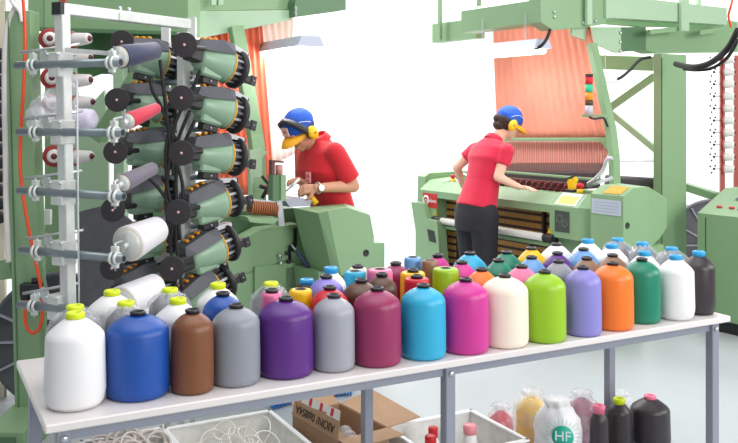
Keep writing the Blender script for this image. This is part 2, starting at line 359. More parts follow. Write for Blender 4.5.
for it in range(500):
    for i, a in enumerate(cones):
        for b2 in cones[i+1:]:
            d = b2['p']-a['p']; L = d.length; rr = (a['r']*(1.09 if a['w'] else 1)+b2['r']*(1.09 if b2['w'] else 1))+.001
            if L < rr:
                push = d.normalized()*(rr-L)
                if a['fix'] and b2['fix']:
                    a['p'] -= push*.5; b2['p'] += push*.5
                elif a['fix']: b2['p'] += push
                elif b2['fix']: a['p'] -= push
                else: a['p'] -= push*.5; b2['p'] += push*.5
    for a in cones:
        if not a['fix']:
            D = a['p'].y; a['p'].x += ((a['u']-369)/F*D-a['p'].x)*.03
        q = a['p']-T0; s = q.dot(TU); t = q.dot(TV); r = a['r']*(1.1 if a['w'] else 1)
        s = min(max(s, r*.7), TL-r*.72); t = min(max(t, r*.9), TW-r*.85)
        a['p'] = T(s, t, TZ)
if 1:
    mo = 0
    for i, a in enumerate(cones):
        for b2 in cones[i+1:]:
            o = a['r']+b2['r']-(a['p']-b2['p']).length
            if o > .006: print('OVERLAP %.3f' % o, a['lb'][:40], '|', b2['lb'][:40])
for a in cones:
    D = a['p'].y; H = CZ-TZ-(a['v']-111)*D/F; H = min(max(H, .16), .29)
    a['r'] -= .0005
    yarn_cone(a['p'], a['r'], H, a['c'], a['ck'], a['kd'], a['lb'], wrapped=a['w'], group='yarn cones on the table')
# ================================================================== UNDER / BEHIND THE TABLE (on the floor)
def floor_cone(u, vt, wpx, D, color, capk, label):
    p = V(((u-369)/F*D, D, 0)); r = wpx/2*D/F; H = CZ-(vt-111)*D/F
    yarn_cone(p, r, H, color, capk, 'coned', label, group='yarn cones standing on the floor', cr=.026)
floor_cone(599, 405, 19, 4.0, 'black', 'pinkcap', 'slim black yarn cone with pink cap on the floor, left of the neon-capped one')
floor_cone(619, 398, 25, 4.12, 'black', 'neon', 'black yarn cone with neon cap on the floor between two pink-capped ones')
floor_cone(650, 395, 40, 4.2, 'black', 'pinkcap', 'wide black yarn cone with pink cap on the floor, rightmost')
def bag(u, vt, wpx, D, color, label, neck=.055, logo=False):
    p = V(((u-369)/F*D, D, 0)); R = wpx/2*D/F; H = CZ-(vt-111)*D/F
    t = thing('bagged_yarn', p, label, 'bagged yarn', 'plastic bags of yarn on the floor')
    b = MB(); b.lathe(cone_profile('coned', R*.84, H*.84), p, UP, yarn(color), n=32); b.build('yarn_package', t)
    b = MB(); hb = H
    b.lathe([(.75*R, .003), (.97*R, .02), (R, hb*.2), (R*1.0, hb*.55), (.93*R, hb*.72), (.7*R, hb*.83), (.5*R, hb*.88), (.42*R, hb*.9), (.6*R, hb*.95), (.45*R, hb*1.0), (.15*R, hb*.985)], p, UP, WBAG if logo else BAGW, n=44, wob=.009); b.build('plastic_bag', t)
    if logo:
        lm = mat('teal_print', (40, 185, 160), .5); f = (V((0, 0, 0))-p); f.z = 0; f.normalize(); rt = f.cross(UP)*-1
        c = p+f*(R*1.06)+UP*(H*.56)+rt*.025
        b = MB(); b.lathe([(0.048, 0), (.048, .002), (0, .0021)], c, f, lm, n=32); d = b.build('logo_disc', t)
        words('HF', c+f*.003, rt, UP, .062, WHITEP, 'logo_letters', t)
        b = MB()
        for k in range(24):
            q = 2*math.pi*k/24; dd = rt*math.cos(q)+UP*math.sin(q)
            b.tube([c+dd*.056-f*.001, c+dd*.078-f*.004], .0009, lm, n=5)
        b.build('logo_rays', t)
    return t
bag(501, 403, 30, 4.1, 'red', 'crumpled clear plastic bag of dusky red yarn, leftmost of the bags')
bag(532, 389, 38, 4.24, 'yellow', 'clear plastic bag of yellow yarn on the floor, second bag from left')
bag(557, 398, 46, 4.0, 'white', 'white plastic bag with a round teal HF logo, on the floor', logo=True)
bag(582, 390, 36, 4.25, 'maroon', 'crumpled plastic bag of purplish yarn behind the logo bag')
bag(619, 391, 34, 4.42, 'white', 'crumpled white plastic bag behind the neon-capped black cone')
# crates
CRATE = mat('frosted_crate_plastic', (232, 232, 228), .4, alpha=.88)
def crate(p, ux, w, d, h, label, name='plastic_crate'):
    ux = V(ux).normalized(); uy = UP.cross(ux); p = V(p)
    t = thing(name, p, label, 'crate')
    b = MB(); th = .006
    b.box(p+UP*.004, (w-.03, d-.03, .008), CRATE, ax=(ux, uy, UP)); b.build('crate_base', t)
    for sx, sy, ww, dd in ((1, 0, th, d), (-1, 0, th, d), (0, 1, w, th), (0, -1, w, th)):
        b = MB(); c = p+ux*(sx*w/2)+uy*(sy*d/2)
        n = ux*sx+uy*sy; tn = uy if sx else ux; hl = (d if sx else w)/2
        poly = [c-n*.02-tn*(hl-.02), c-n*.02+tn*(hl-.02), c+tn*hl+UP*h, c-tn*hl+UP*h]
        b.prism(poly, n*-th, CRATE); b.build('crate_wall', t)
    b = MB()
    for sx, sy in ((1, 0), (-1, 0), (0, 1), (0, -1)):
        c = p+ux*(sx*w/2)+uy*(sy*d/2)+UP*h; L = d if sx else w; tn = uy if sx else ux
        b.box(c, (L+.02, .022, .012), WHITEP, ax=(tn, UP.cross(tn), UP), bev=.003)
    b.build('crate_rim', t); return t
CU = V((.88, .47, 0))
tubing = mat('white_tubing', (214, 206, 200), .45, vary=.1, vscale=15)
def rings(p, ux, w, d, z0, z1, n, m, name, label, rr=(.04, .075), tr=.006):
    b = MB(); uy = UP.cross(V(ux))
    for k in range(n):
        c = V(p)+V(ux)*random.uniform(-w/2, w/2)+uy*random.uniform(-d/2, d/2)+UP*random.uniform(z0, z1)
        ax = V((random.uniform(-.6, .6), random.uniform(-.9, .3), random.uniform(.3, 1)))
        b.torus(c, ax, random.uniform(*rr), tr, m, n=22, k=7)
    return tag(b.build(name), label, 'tubing', kind='stuff')
pA = V((-.965, 3.575, 0)); ctA = crate(pA, CU, .34, .44, .22, 'frosted plastic crate full of tubing, left under the table')
rings(pA, CU, .22, .34, .08, .27, 110, tubing, 'tubing_pile', 'tangle of beige white tubing rings heaped in the left crate')
pB = V((-.575, 3.79, 0)); crate(pB, CU, .5, .5, .2, 'frosted plastic crate with loose clear tubing, beside the cardboard box')
ctub = mat('clear_tubing', (225, 222, 214), .3)
rings(pB, CU, .26, .3, .05, .2, 22, ctub, 'clear_tubing_loops', 'few loose clear tubing loops in the middle crate', tr=.0035)
pC = V((.38, 3.84, 0)); crate(pC, CU, .46, .42, .2, 'white plastic crate holding bottles, right of the cardboard box')
def bottle(p, capm, label, h=.17, r=.032, cr=.017):
    t = thing('plastic_bottle', p, label, 'bottle'); b = MB()
    b.lathe([(r*.9, 0), (r, .006), (r, h*.62), (r*.9, h*.72), (cr*1.1, h*.8), (cr, h*.84)], p, UP, WHITEP, n=24); b.build('bottle_body', t)
    b = MB(); b.lathe([(cr*1.25, h*.82), (cr*1.25, h*.98), (cr*1.1, h), (0, h)], p, UP, capm, n=20); b.build('bottle_cap', t)
    b = MB(); lm = mat('lilac_print', (130, 120, 200), .5); b.lathe([(r*1.01, h*.3), (r*1.012, h*.31), (r*1.012, h*.42), (r*1.01, h*.43)], p, UP, lm, n=24); b.build('bottle_label', t)
pk = mat('pink_bottle_cap', (238, 150, 160), .4)
bottle(V((.45, 3.88, .008)), pk, 'white bottle with broad pink cap standing in the right crate', .218, .034, .024)
bottle(V((.28, 3.80, .008)), REDP, 'small white bottle with red cap, half under the box flap', .236, .03, .017)
bottle(V((.262, 3.70, .008)), REDP, 'white bottle with red cap nearer than the other red-capped one', .236, .032, .02)
# cardboard box
CB = mat('cardboard', (176, 142, 112), .8, bump='Z', bscale=30, bstr=.1, vary=.1, vscale=9)
CBI = mat('cardboard_inside', (150, 120, 96), .85)
def slab(b, pts, th, m): b.prism(pts, th, m)
bx = thing('cardboard_box', V((-.16, 4.0, 0)), 'open brown cardboard box with handwriting on one raised flap', 'box')
Z0 = .225
A_ = at(329, 443, 3.8); 
q0 = V((-.33, 3.72, 0)); ex = V((.80, .0, 0)).normalized(); bu = V((.82, .57, 0)).normalized(); bv = V((-.57, .82, 0)).normalized(); bw, bdp = .26, .39
def Bx(s, t, z): return V((-.13, 3.69, 0))+bu*s+bv*t+UP*z
for nm, pl, ex_ in (('box_side', [Bx(0, 0, 0), Bx(bw, 0, 0), Bx(bw, 0, Z0), Bx(0, 0, Z0)], bv*.004), ('box_side', [Bx(0, bdp, 0), Bx(bw, bdp, 0), Bx(bw, bdp, Z0), Bx(0, bdp, Z0)], bv*-.004),
                   ('box_side', [Bx(0, .004, 0), Bx(0, bdp-.004, 0), Bx(0, bdp-.004, Z0), Bx(0, .004, Z0)], bu*.004), ('box_side', [Bx(bw, .004, 0), Bx(bw, bdp-.004, 0), Bx(bw, bdp-.004, Z0), Bx(bw, .004, Z0)], bu*-.004),
                   ('box_bottom', [Bx(0, 0, 0), Bx(bw, 0, 0), Bx(bw, bdp, 0), Bx(0, bdp, 0)], UP*.004)):
    b = MB(); b.prism(pl, ex_, CB); b.build(nm, bx)
# raised flap with writing (left), its outline measured at its real distance
fa = at(292, 416, 3.95); fb = at(339, 443, 3.68); fc = at(343, 412, 3.72); fd = at(297, 396, 3.99)
fa = Bx(0, bdp, Z0); fb = Bx(0, 0, Z0); fd = fa+UP*.105+bu*.02-bv*.01; fc = fb+UP*.12+bu*.02+bv*.01
b = MB(); nfl = (fb-fa).cross(fd-fa).normalized(); b.prism([fa, fb, fc, fd], nfl*.004, CB); flp = b.build('box_flap', bx)
sd = 1 if nfl.dot(V((0, 0, CZ))-fa) > 0 else -1
ink = mat('marker_ink', (60, 50, 48), .7)
rt = (fb-fa).normalized(); upv = (fd-fa).normalized(); off = nfl*(sd*.0065 if sd > 0 else -.003)
words('AION/ 0#8S4A', (fa+fb+fc+fd)/4-upv*.018+off, -rt, -upv, .052, ink, 'handwriting', flp)
tape = mat('white_tape', (232, 226, 222), .5)
b = MB(); b.prism([fd*.66+fa*.34+off*.5, fc*.66+fb*.34+off*.5, fc+off*.5, fd+off*.5], nfl*(.0012*sd), tape); tp = b.build('label_strip', flp)
b = MB()
for k in range(4):
    c = fd.lerp(fc, .12+.24*k)*.84+fa.lerp(fb, .12+.24*k)*.16+off*.75
    b.box(c, (.022, .035, .001), REDP, ax=(rt, upv, nfl))
b.build('red_print', flp)
# other flaps
f1 = [Bx(bw, bdp, Z0), Bx(bw, 0, Z0), Bx(bw+.18, .0, Z0+.012), Bx(bw+.19, bdp-.0, Z0+.03)]
b = MB(); b.prism(f1, UP*.004, CB); b.build('box_flap', bx)
b = MB(); b.prism([Bx(.01, bdp, Z0), Bx(bw, bdp, Z0), Bx(bw-.02, bdp+.12, Z0+.06), Bx(.05, bdp+.12, Z0+.06)], UP*.004, CB); b.build('box_flap', bx)
b = MB(); b.prism([Bx(.0, 0, Z0), Bx(bw, 0, Z0), Bx(bw+.01, -.11, Z0+.0), Bx(.0, -.11, Z0+.0)], UP*.004, CB); b.build('box_flap', bx)
b = MB(); b.prism([Bx(.01, .05, Z0-.06), Bx(.12, .05, Z0-.06), Bx(.12, .33, Z0-.02), Bx(.01, .33, Z0-.02)], UP*.004, CBI); b.build('inner_panel', bx)
b = MB()
for k in range(3): b.ball(Bx(.16+.015*k, .12+.06*k, .15), (.035, .03, .03), BAGW)
tag(b.build('crumpled_plastic'), 'crumpled clear plastic scrap inside the cardboard box', 'plastic')
# blue spiral hose
bl = mat('blue_hose', (35, 130, 215), .35); b = MB(); pts = []
c0 = at(270, 399, 4.72); c1 = at(352, 391, 4.98); c0.z = c1.z = .05
N_ = 26
for k in range(N_*10):
    t = k/(N_*10); q = 2*math.pi*t*N_; c = c0.lerp(c1, t); c.y += .06*math.sin(t*3.14)
    pts.append(c+V((0, math.cos(q)*.045, math.sin(q)*.045)))
b.tube(pts, .0055, bl, n=6); tag(b.build('spiral_air_hose'), 'bright blue coiled air hose lying on the floor under the table', 'hose')
# ================================================================== RIGHT LOOM
loom = thing('label_loom', L2(.9, .5, 0), 'green weaving loom on the right where the woman is leaning', 'loom')
def plan(b, pts, z0, z1, m): b.prism([L2(a, bb, z0) for a, bb in pts], UP*(z1-z0), m)
# left head
b = MB(); b.hull([L2(a, bb, z) for a in (1.64, 1.86) for bb, z in ((0, .73), (0, .955), (.1, 1.035), (.34, 1.05), (.34, .73))], GREEN)
lh = b.build('left_housing', loom)
b = MB(); b.hull([L2(a, bb, z) for a in (1.87, 1.97) for bb, z in ((.05, .6), (.06, 1.06), (.12, 1.09), (.6, 1.09), (.6, .6))], GREEN); b.build('left_end_cover', loom)
P0 = L2(0, -.06, 0)
b = MB(); b.prism([onp(u, v, P0, NF) for u, v in ((411, 202), (422, 203), (427, 219), (437, 221), (440, 262), (443, 330), (434, 330), (420, 259))], BD*.09, GREEN); lp = b.build('left_leg_panel', loom)
b = MB(); b.prism([onp(u, v, L2(0, -.063, 0), NF) for u, v in ((427, 229), (434, 231), (436, 243), (429, 241))], BD*.004, BLACK); b.build('panel_slot', lp)
# red plate with ring sign and letters
c = onp(430, 200.5, L2(0, -.002, 0), NF); rt = -WD
b = MB(); b.box(c, (.19, .12, .004), mat('red_sign', (190, 36, 38), .45), ax=(rt, UP, NF)); sg = b.build('maker_plate', lh)
b = MB(); b.torus(c-rt*.05+NF*.004, NF, .034, .007, WHITEP, n=24, k=6); b.build('plate_ring', lh)
words('m', c-rt*.05+NF*.004, rt, UP, .05, WHITEP, 'plate_ring_letter', lh)
words('ebers', c+rt*.04+NF*.004, rt, UP, .044, WHITEP, 'plate_letters', lh)
def warn(c, s, parent):
    b = MB(); b.prism([c-rt*s, c+rt*s, c+UP*s*1.7], NF*.003, YELP); o = b.build('warning_triangle', parent)
    b = MB(); b.prism([c-rt*s*.12+UP*s*.3+NF*.0035, c+rt*s*.12+UP*s*.3+NF*.0035, c+rt*s*.12+UP*s*1.1+NF*.0035, c-rt*s*.12+UP*s*1.1+NF*.0035], NF*.001, BLACK); b.build('warning_mark', parent)
warn(onp(435.5, 215, L2(0, -.002, 0), NF), .018, lh)
# breast beam
b = MB(); b.hull([L2(a, bb, z) for a in (.36, 1.65) for bb, z in ((0, .90), (0, .955), (.10, 1.03), (.2, 1.03), (.2, .90))], GREEN); b.build('breast_beam', loom)
# right housing (plan with cut corner)
b = MB(); pts = []
for a, bb in ((.37, 0), (.11, 0), (.0, .06), (.0, .5), (.37, .5)):
    ins = .10 if bb < .1 else 0
    pts += [L2(a, bb, .73), L2(a, bb, .955), L2(a, bb+ins, 1.04)]
b.hull(pts, GREEN); rh = b.build('right_housing', loom)
wc = onp(562, 221.5, L2(0, -.002, 0), NF)
b = MB(); b.box(wc, (.135, .15, .004), mat('smoked_window', (64, 72, 66), .25), ax=(rt, UP, NF), bev=.001); b.build('gauge_window', rh)
for dx, dy, r in ((-.022, .018, .026), (.026, -.012, .022)):
    b = MB(); b.torus(wc+rt*dx+UP*dy+NF*.003, NF, r, .002, mat('dim_ring', (120, 126, 120), .5), n=24, k=6); b.build('gauge_ring', rh)
warn(onp(549.5, 233, L2(0, -.002, 0), NF), .02, rh)
sl = (L2(0, .1, 1.04)-L2(0, 0, .955)).normalized(); sn = rt.cross(sl)
if sn.z < 0: sn = -sn
paper_y = mat('yellow_notice_print', (240, 214, 110), .6)
c = L2(.235, .052, .9995)+sn*.003
b = MB(); b.box(c, (.19, .115, .002), WHITEP, ax=(rt, sl, sn)); b.build('notice', rh)
b = MB(); b.box(c+sn*.002-sl*.01, (.16, .08, .002), paper_y, ax=(rt, sl, sn)); b.build('notice_print', rh)
# cloth recess
gold = stripes('gold_label_cloth', (52, 34, 30), (192, 142, 66), 'Z', 5.5, .7, .3, .08, 'X', 30, .12)
b = MB(); b.box(L2(1.0, .12, .82), (1.28, .02, .2), gold, ax=(WD, BD, UP)); b.build('woven_cloth', loom)
b = MB(); b.box(L2(1.0, .13, .38), (1.28, .02, .56), gold, ax=(WD, BD, UP)); b.build('woven_cloth', loom)
for a in (.45, .62, .66, 1.06, 1.5):
    b = MB(); b.box(L2(a, .11, .38), (.02, .015, .56), BLACK, ax=(WD, BD, UP)); b.build('dark_bar', loom)
b = MB(); b.box(L2(.50, .08, .83), (.02, .03, .2), BLACK, ax=(WD, BD, UP)); b.build('dark_bar', loom)
b = MB(); b.tube([L2(.36, .0, .716), L2(1.62, .0, .716)], .028, mat('white_roller', (214, 210, 205), .35), n=20); rl = b.build('take_up_roller', loom)
for a0_, a1_ in ((.33, .42), (1.57, 1.68)):
    b = MB(); b.tube([L2(a0_, .0, .716), L2(a1_, .0, .716)], .03, BLACK, n=16); b.build('roller_bearing', rl)
b = MB(); b.box(L2(1.0, .04, .665), (1.3, .05, .03), GREEN, ax=(WD, BD, UP), bev=.004); b.build('lower_rail', loom)
b = MB(); b.box(L2(.19, .31, .36), (.38, .44, .72), GREEN, ax=(WD, BD, UP), bev=.01); b.build('right_base', loom)
b = MB(); b.box(L2(.19, .25, .728), (.37, .47, .008), BLACK, ax=(WD, BD, UP)); b.build('seam', loom)
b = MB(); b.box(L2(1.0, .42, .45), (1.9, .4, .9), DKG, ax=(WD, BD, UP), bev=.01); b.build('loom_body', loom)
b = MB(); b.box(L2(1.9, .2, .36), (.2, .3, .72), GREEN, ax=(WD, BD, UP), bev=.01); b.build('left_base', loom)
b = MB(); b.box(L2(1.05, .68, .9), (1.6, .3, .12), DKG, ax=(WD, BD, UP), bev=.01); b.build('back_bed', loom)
# drum cover
pts = []
for a, bb, zt, zb in ((-.006, 0, 1.065, .70), (-.279, 0, 1.068, .70), (-.279, .257, 1.116, .70), (-.262, .40, 1.052, .76), (-.23, .52, 1.02, .82), (-.006, .55, 1.03, .70)):
    pts += [L2(a, bb, zt), L2(a, bb, zb)]
pts += [L2(-.006, .11, 1.118), L2(-.279, .11, 1.118), L2(-.006, .3, 1.12), L2(-.1, .5, 1.06)]
b = MB(); b.hull(pts, GREEN); dc = b.build('drum_cover', loom)
lb_ = mat('grey_label_print', (184, 194, 208), .5)
c = L2(-.14, -.003, .985); b = MB(); b.box(c, (.245, .1, .003), lb_, ax=(rt, UP, NF)); b.build('text_plate', dc)
b = MB()
for k in range(4): b.box(c+UP*(.03-.02*k)+NF*.002, (.2, .003, .001), mat('plate_text_grey', (140, 150, 166), .6), ax=(rt, UP, NF))
b.build('plate_text_lines', dc)
sl2 = (L2(0, .11, 1.118)-L2(0, 0, 1.067)).normalized(); sn2 = rt.cross(sl2); sn2 = sn2 if sn2.z > 0 else -sn2
b = MB(); b.box(L2(-.17, .06, 1.094)+sn2*.004, (.14, .1, .003), mat('orange_notice_print', (230, 165, 60), .6), ax=(rt, sl2, sn2)); b.build('orange_notice', dc)
NEn = -WD
b = MB(); b.lathe([(.022, -.002), (.022, .002), (.017, .0025), (.016, .0005), (0, .0003)], L2(-.279, .04, .874), NEn, BLACK, n=24); b.build('cover_hole', dc)
b = MB(); b.box(L2(-.13, .27, .58), (.22, .42, .26), GREEN, ax=(WD, BD, UP), bev=.01); b.build('drum_base', loom)
# paper sheets on top
b = MB(); b.box(L2(.1, .33, 1.062), (.3, .22, .004), WHITEP, ax=(WD, BD, UP)); tag(b.build('paper_sheet'), 'white paper sheet lying on the right loom beside the red stop button', 'paper')
b = MB(); b.box(L2(.1, .33, 1.05), (.36, .3, .02), GREEN, ax=(WD, BD, UP)); b.build('top_shelf', loom)
# colour rings / finger row behind the beam
WINE = mat('wine_red_hook', (120, 30, 48), .4)
b = MB(); b.box(L2(.95, .30, 1.02), (1.25, .08, .14), mat('dark_brown_rail', (70, 48, 36), .5), ax=(WD, BD, UP)); b.build('selector_rail', loom)
for k in range(17):
    a = .42+k*.065
    b = MB(); c = L2(a, .235, 1.06); b.torus(c, (WD+BD*.3), .026, .007, WINE, n=18, k=6); b.tube([c+UP*-.03, c+UP*-.06], .006, SILV, n=6); b.build('selector_hook', loom)
b = MB(); b.box(L2(1.0, .33, 1.075), (1.3, .015, .02), BLACK, ax=(WD, BD, UP)); b.build('dark_rail', loom)
# harness
def sheet(P, quadpts, m, name, parent, nu=70, nv=14, amp=.012, waves=16, th=.006, n=NF):
    """vertical cord sheet: quadpts = top-left, top-right, bottom-right, bottom-left on a plane, rippled into folds"""
    tl, tr, br, bl_ = quadpts; b = MB(); vs = []; 
    for s_ in (0, 1):
        for i in range(nv+1):
            for j in range(nu+1):
                s = j/nu; t = i/nv; p = tl.lerp(tr, s).lerp(bl_.lerp(br, s), t)
                vs.append(p+V(n)*(amp*(1-.5*t)*math.sin(s*waves*6.283+.6*math.sin(3*t)) + (th if s_ else 0)))
    W_ = nu+1; K = (nv+1)*W_; fs = []
    for i in range(nv):
        for j in range(nu):
            q = [i*W_+j, i*W_+j+1, (i+1)*W_+j+1, (i+1)*W_+j]; fs.append(q[::-1]); fs.append([K+x for x in q])
    for i in range(nv):
        for j in (0, nu): q = [i*W_+j, (i+1)*W_+j]; fs.append([q[0], q[1], K+q[1], K+q[0]])
    for j in range(nu):
        for i in (0, nv): q = [i*W_+j, i*W_+j+1]; fs.append([q[0], q[1], K+q[1], K+q[0]])
    b.add(vs, fs, m, True); return b.build(name, parent)
PH = L2(0, .55, 0)
harn = thing('cord_harness', L2(.7, .55, 1.0), 'coral cord curtain hanging over the right loom beside the signal tower', 'harness')
q = [onp(u, v, PH, NF) for u, v in ((493, 18), (586, 5), (615, 139), (498, 139))]
sheet(PH, q, SALMON, 'cord_sheet', harn, waves=15, amp=.014)
LOWC = stripes('lower_cord', (228, 158, 144), (200, 124, 114), 'X', 22, .7, .5, .3)
q = [onp(u, v, PH, NF) for u, v in ((498, 141), (611, 141), (606, 164), (500, 164))]; sheet(PH, q, LOWC, 'lower_cord_sheet', harn, waves=24, amp=.006)
HED = stripes('heddle_wire', (150, 110, 104), (110, 84, 82), 'X', 30, .5, .5, .3)
q = [onp(u, v, PH, NF) for u, v in ((500, 164), (604, 164), (601, 172), (500, 172))]; sheet(PH, q, HED, 'heddle_band', harn, waves=30, amp=.004)
HED2 = stripes('heddle_wire_dark', (96, 80, 84), (66, 58, 64), 'X', 30, .5, .5, .3)
q = [onp(u, v, PH, NF) for u, v in ((500, 172), (601, 172), (600, 190), (500, 190))]; sheet(PH, q, HED2, 'heddle_lower_band', harn, waves=30, amp=.004)
p0 = onp(503, 139.5, L2(0, .5, 0), NF); p1 = onp(606, 139.5, L2(0, .5, 0), NF)
beam('comb_board', p0, p1, .03, .028, GREEN, harn)
p0 = onp(503, 171, L2(0, .46, 0), NF); p1 = onp(600, 180, L2(0, .46, 0), NF)
beam('reed_rail', L2(1.5, .42, 1.12), L2(.25, .42, 1.12), .03, .02, GREEN, loom)
b = MB(); b.prism([onp(u, v, L2(0, .48, 0), NF) for u, v in ((598, 138), (608, 137), (616, 139), (616, 152), (606, 149))], BD*.02, GREEN); b.build('board_bracket', harn)
# small items on right loom
b = MB(); pts = smoothpath([onp(u, v, L2(0, .36, 0), NF) for u, v in ((588, 184), (596, 178), (603, 170), (607, 160), (612, 158))]); b.tube(pts, .014, SILV, n=10)
b.tube([onp(588, 186, L2(0, .36, 0), NF), onp(612, 178, L2(0, .36, 0), NF)], .012, SILV, n=10); b.build('picker_arm', loom)
t = thing('stop_button', L2(.31, .18, 1.03), 'red emergency stop knob on a yellow base on the right loom', 'button')
c = L2(.23, .16, 1.04); t.location = c; t['_o'] = tuple(c)
b = MB(); b.tube([c, c+UP*.03], .022, YELP, n=20); b.build('yellow_base', t)
b = MB(); b.lathe([(.014, .03), (.016, .04), (.027, .045), (.028, .06), (.018, .07), (0, .072)], c, UP, REDP, n=20); b.build('red_knob', t)
c = L2(.33, .18, 1.03)
t = thing('yarn_clamp', c, 'yellow and black clamp tool standing left of the red stop knob', 'clamp')
b = MB(); b.box(c+UP*.015, (.09, .06, .03), BLACK, ax=(rt, BD, UP), bev=.004); b.build('black_base', t)
b = MB(); b.prism([c+rt*x+UP*z for x, z in ((-.03, .03), (.02, .03), (.025, .07), (.04, .10), (.02, .12), (.0, .085), (-.03, .10), (-.04, .08))], BD*.03, YELP); b.build('yellow_jaw', t)
b = MB(); b.tube([c+rt*-.05+UP*.1, c+rt*.05+UP*.135], .007, BLACK, n=8); b.build('lever', t)
c = L2(1.62, .16, 1.04)
for dx, m_, nm in ((0, REDP, 'red push knob on a yellow base at the left end of the right loom'), (-.07, BLACK, 'black push knob at the left end of the right loom')):
    cc = c+WD*dx; t = thing('push_knob', cc-UP*.01, nm, 'button'); b = MB(); b.tube([cc-UP*.02, cc+UP*.015], .018, YELP if m_ is REDP else WHITEP, n=16); b.build('knob_base', t)
    b = MB(); b.lathe([(.012, .015), (.02, .025), (.02, .045), (0, .05)], cc, UP, m_, n=16); b.build('knob_top', t)
b = MB(); b.tube(smoothpath([c+WD*-.1+UP*.0, c+WD*-.13+UP*.06, c+WD*-.18+UP*.05, c+WD*-.24+UP*.0]), .008, WHITEP, n=8); b.build('white_air_line', loom)
# ---------------- right gantry
gan = thing('loom_gantry', L2(.2, 1.2, 0), 'green steel gantry with walkway beams standing over the right loom', 'gantry')
zb, zt = 2.265, 2.44
pA0 = onp(461, 33, L2(0, .0, 0), NF); pA1 = onp(541, 22, L2(0, .0, 0), NF)
b = MB(); b.prism([onp(u, v, L2(0, 0, 0), NF) for u, v in ((461, 11), (461, 32.5), (541, 22), (541, -1))], BD*.18, GREEN); b.build('front_beam', gan)
b = MB(); b.prism([onp(u, v, L2(0, .3, 0), NF) for u, v in ((432, 24), (432, 43), (476, 38), (476, 18))], BD*.1, GREEN); b.build('rear_left_beam', gan)
PE = L2(-.0, 0, 0); a1 = (pA1-O2).dot(WD)
PEs = L2(a1, 0, 0)
def PEx(u, v, da=0): return onp(u, v, L2(a1+da, 0, 0), NE)
b = MB(); b.prism([PEx(u, v) for u, v in ((541, -6), (541, 22), (553, 30), (588, 27), (606, 24), (606, -8))], WD*.12, GREEN); b.build('corner_plate', gan)
b = MB(); b.prism([PEx(u, v, -.02) for u, v in ((606, -6), (606, 17.5), (685, 22), (727, 25), (727, 8))], WD*.12, PALEG); b.build('walkway_beam', gan)
b = MB(); b.prism([PEx(u, v, .15) for u, v in ((606, 16), (606, 24), (646, 27), (738, 27), (738, 22), (727, 20))], WD*.05, GREEN); b.build('walkway_underside', gan)
b = MB(); b.prism([PEx(u, v, .12) for u, v in ((646, 30), (646, 50), (655, 53), (738, 52), (738, 24))], WD*.14, GREEN); b.build('cross_beam', gan)
b = MB(); b.prism([PEx(u, v, .12) for u, v in ((621, 27), (621, 52), (646, 50), (646, 27))], WD*.1, DKG); b.build('end_block', gan)
b = MB(); b.prism([PEx(u, v, .05) for u, v in ((572, 27), (572, 35), (617, 53), (621, 53), (621, 27))], WD*.02, PALEG); gs = b.build('gusset', gan)
for v in (33, 42, 51):
    b = MB(); b.lathe([(.014, 0), (.014, .008), (.008, .014), (0, .015)], PEx(620, v, .05), NE, bolt, n=10); b.build('bolt', gan)
for u, v in ((535, 0), ):
    pass
for u, v in ((583, 23), (595, 21), (554, 17), (554, 12)):
    b = MB(); b.lathe([(.013, 0), (.013, .008), (.007, .014), (0, .015)], PEx(u, v, -.001), NE, bolt, n=10); b.build('bolt', gan)
for (u0, u1, v1, da) in ((586, 591, 25, -.03), (680, 688, 31, -.04), (697, 700, 5, .3)):
    p0 = PEx((u0+u1)/2, v1, da); w = (PEx(u1, v1, da)-PEx(u0, v1, da)).length; p1 = p0+UP*(2.75-p0.z)
    beam('rail_post', p0, p1, w, .03, PALEG, gan, side=BD)
for u, v1, bb in ((440, 40, .25), (479, 6, .25)):
    p0 = onp(u, v1, L2(0, bb, 0), NF); beam('rail_post', p0, p0+UP*(2.75-p0.z), .035, .03, GREEN, gan, side=WD)
for (ua, va, ub, vb) in ((649, 32, 678, 29), (699, 33, 726, 28)):
    beam('angle_strut', PEx(ua, va, .0), PEx(ub, vb, .0), .03, .04, GREEN, gan)
# columns
PC = at(670, 150, 6.85); PC.z = 0
cw = .155
b = MB(); cc = PC+UP*1.035; b.box(cc, (.075, .32, 2.07), GREEN, ax=(WD, BD, UP), bev=.004); b.build('column', gan)
b = MB(); b.box(cc-BD*.155-WD*.039, (.004, .006, 2.0), BLACK, ax=(WD, BD, UP)); b.build('column_seam', gan)
# braces and the leaning leg
leg = [at(592, 45, 6.45), at(601, 85, 6.4), at(611, 130, 6.35), at(614, 155, 6.3), at(615, 190, 6.28)]
b = MB()
for i in range(len(leg)-1):
    d = (leg[i+1]-leg[i]); b.box((leg[i]+leg[i+1])/2, (d.length+.02, .075, .05), GREEN, ax=(d.normalized(), BD-d.normalized()*BD.dot(d.normalized()), d.normalized().cross(BD).normalized()), bev=.004)
b.build('leaning_leg', gan)
beam('brace', at(655, 76, 7.3), at(604, 112, 7.5), .06, .06, GREEN, gan)
beam('brace', at(610, 112, 7.5), at(656, 150, 7.3), .06, .05, PALEG, gan)
beam('rear_beam', at(596, 62, 7.6), at(654, 64, 7.4), .08, .12, GREEN, gan)
b = MB(); b.tube([at(612, 161, 7.4), at(655, 161, 7.4)], .006, SILV, n=8); b.build('tie_rod', gan)
b = MB(); b.tube([at(606, 181, 7.0), at(656, 184, 7.0)], .05, mat('dark_warp_roll', (70, 66, 72), .6, bump='X', bscale=40), n=20); b.build('warp_roll', loom)
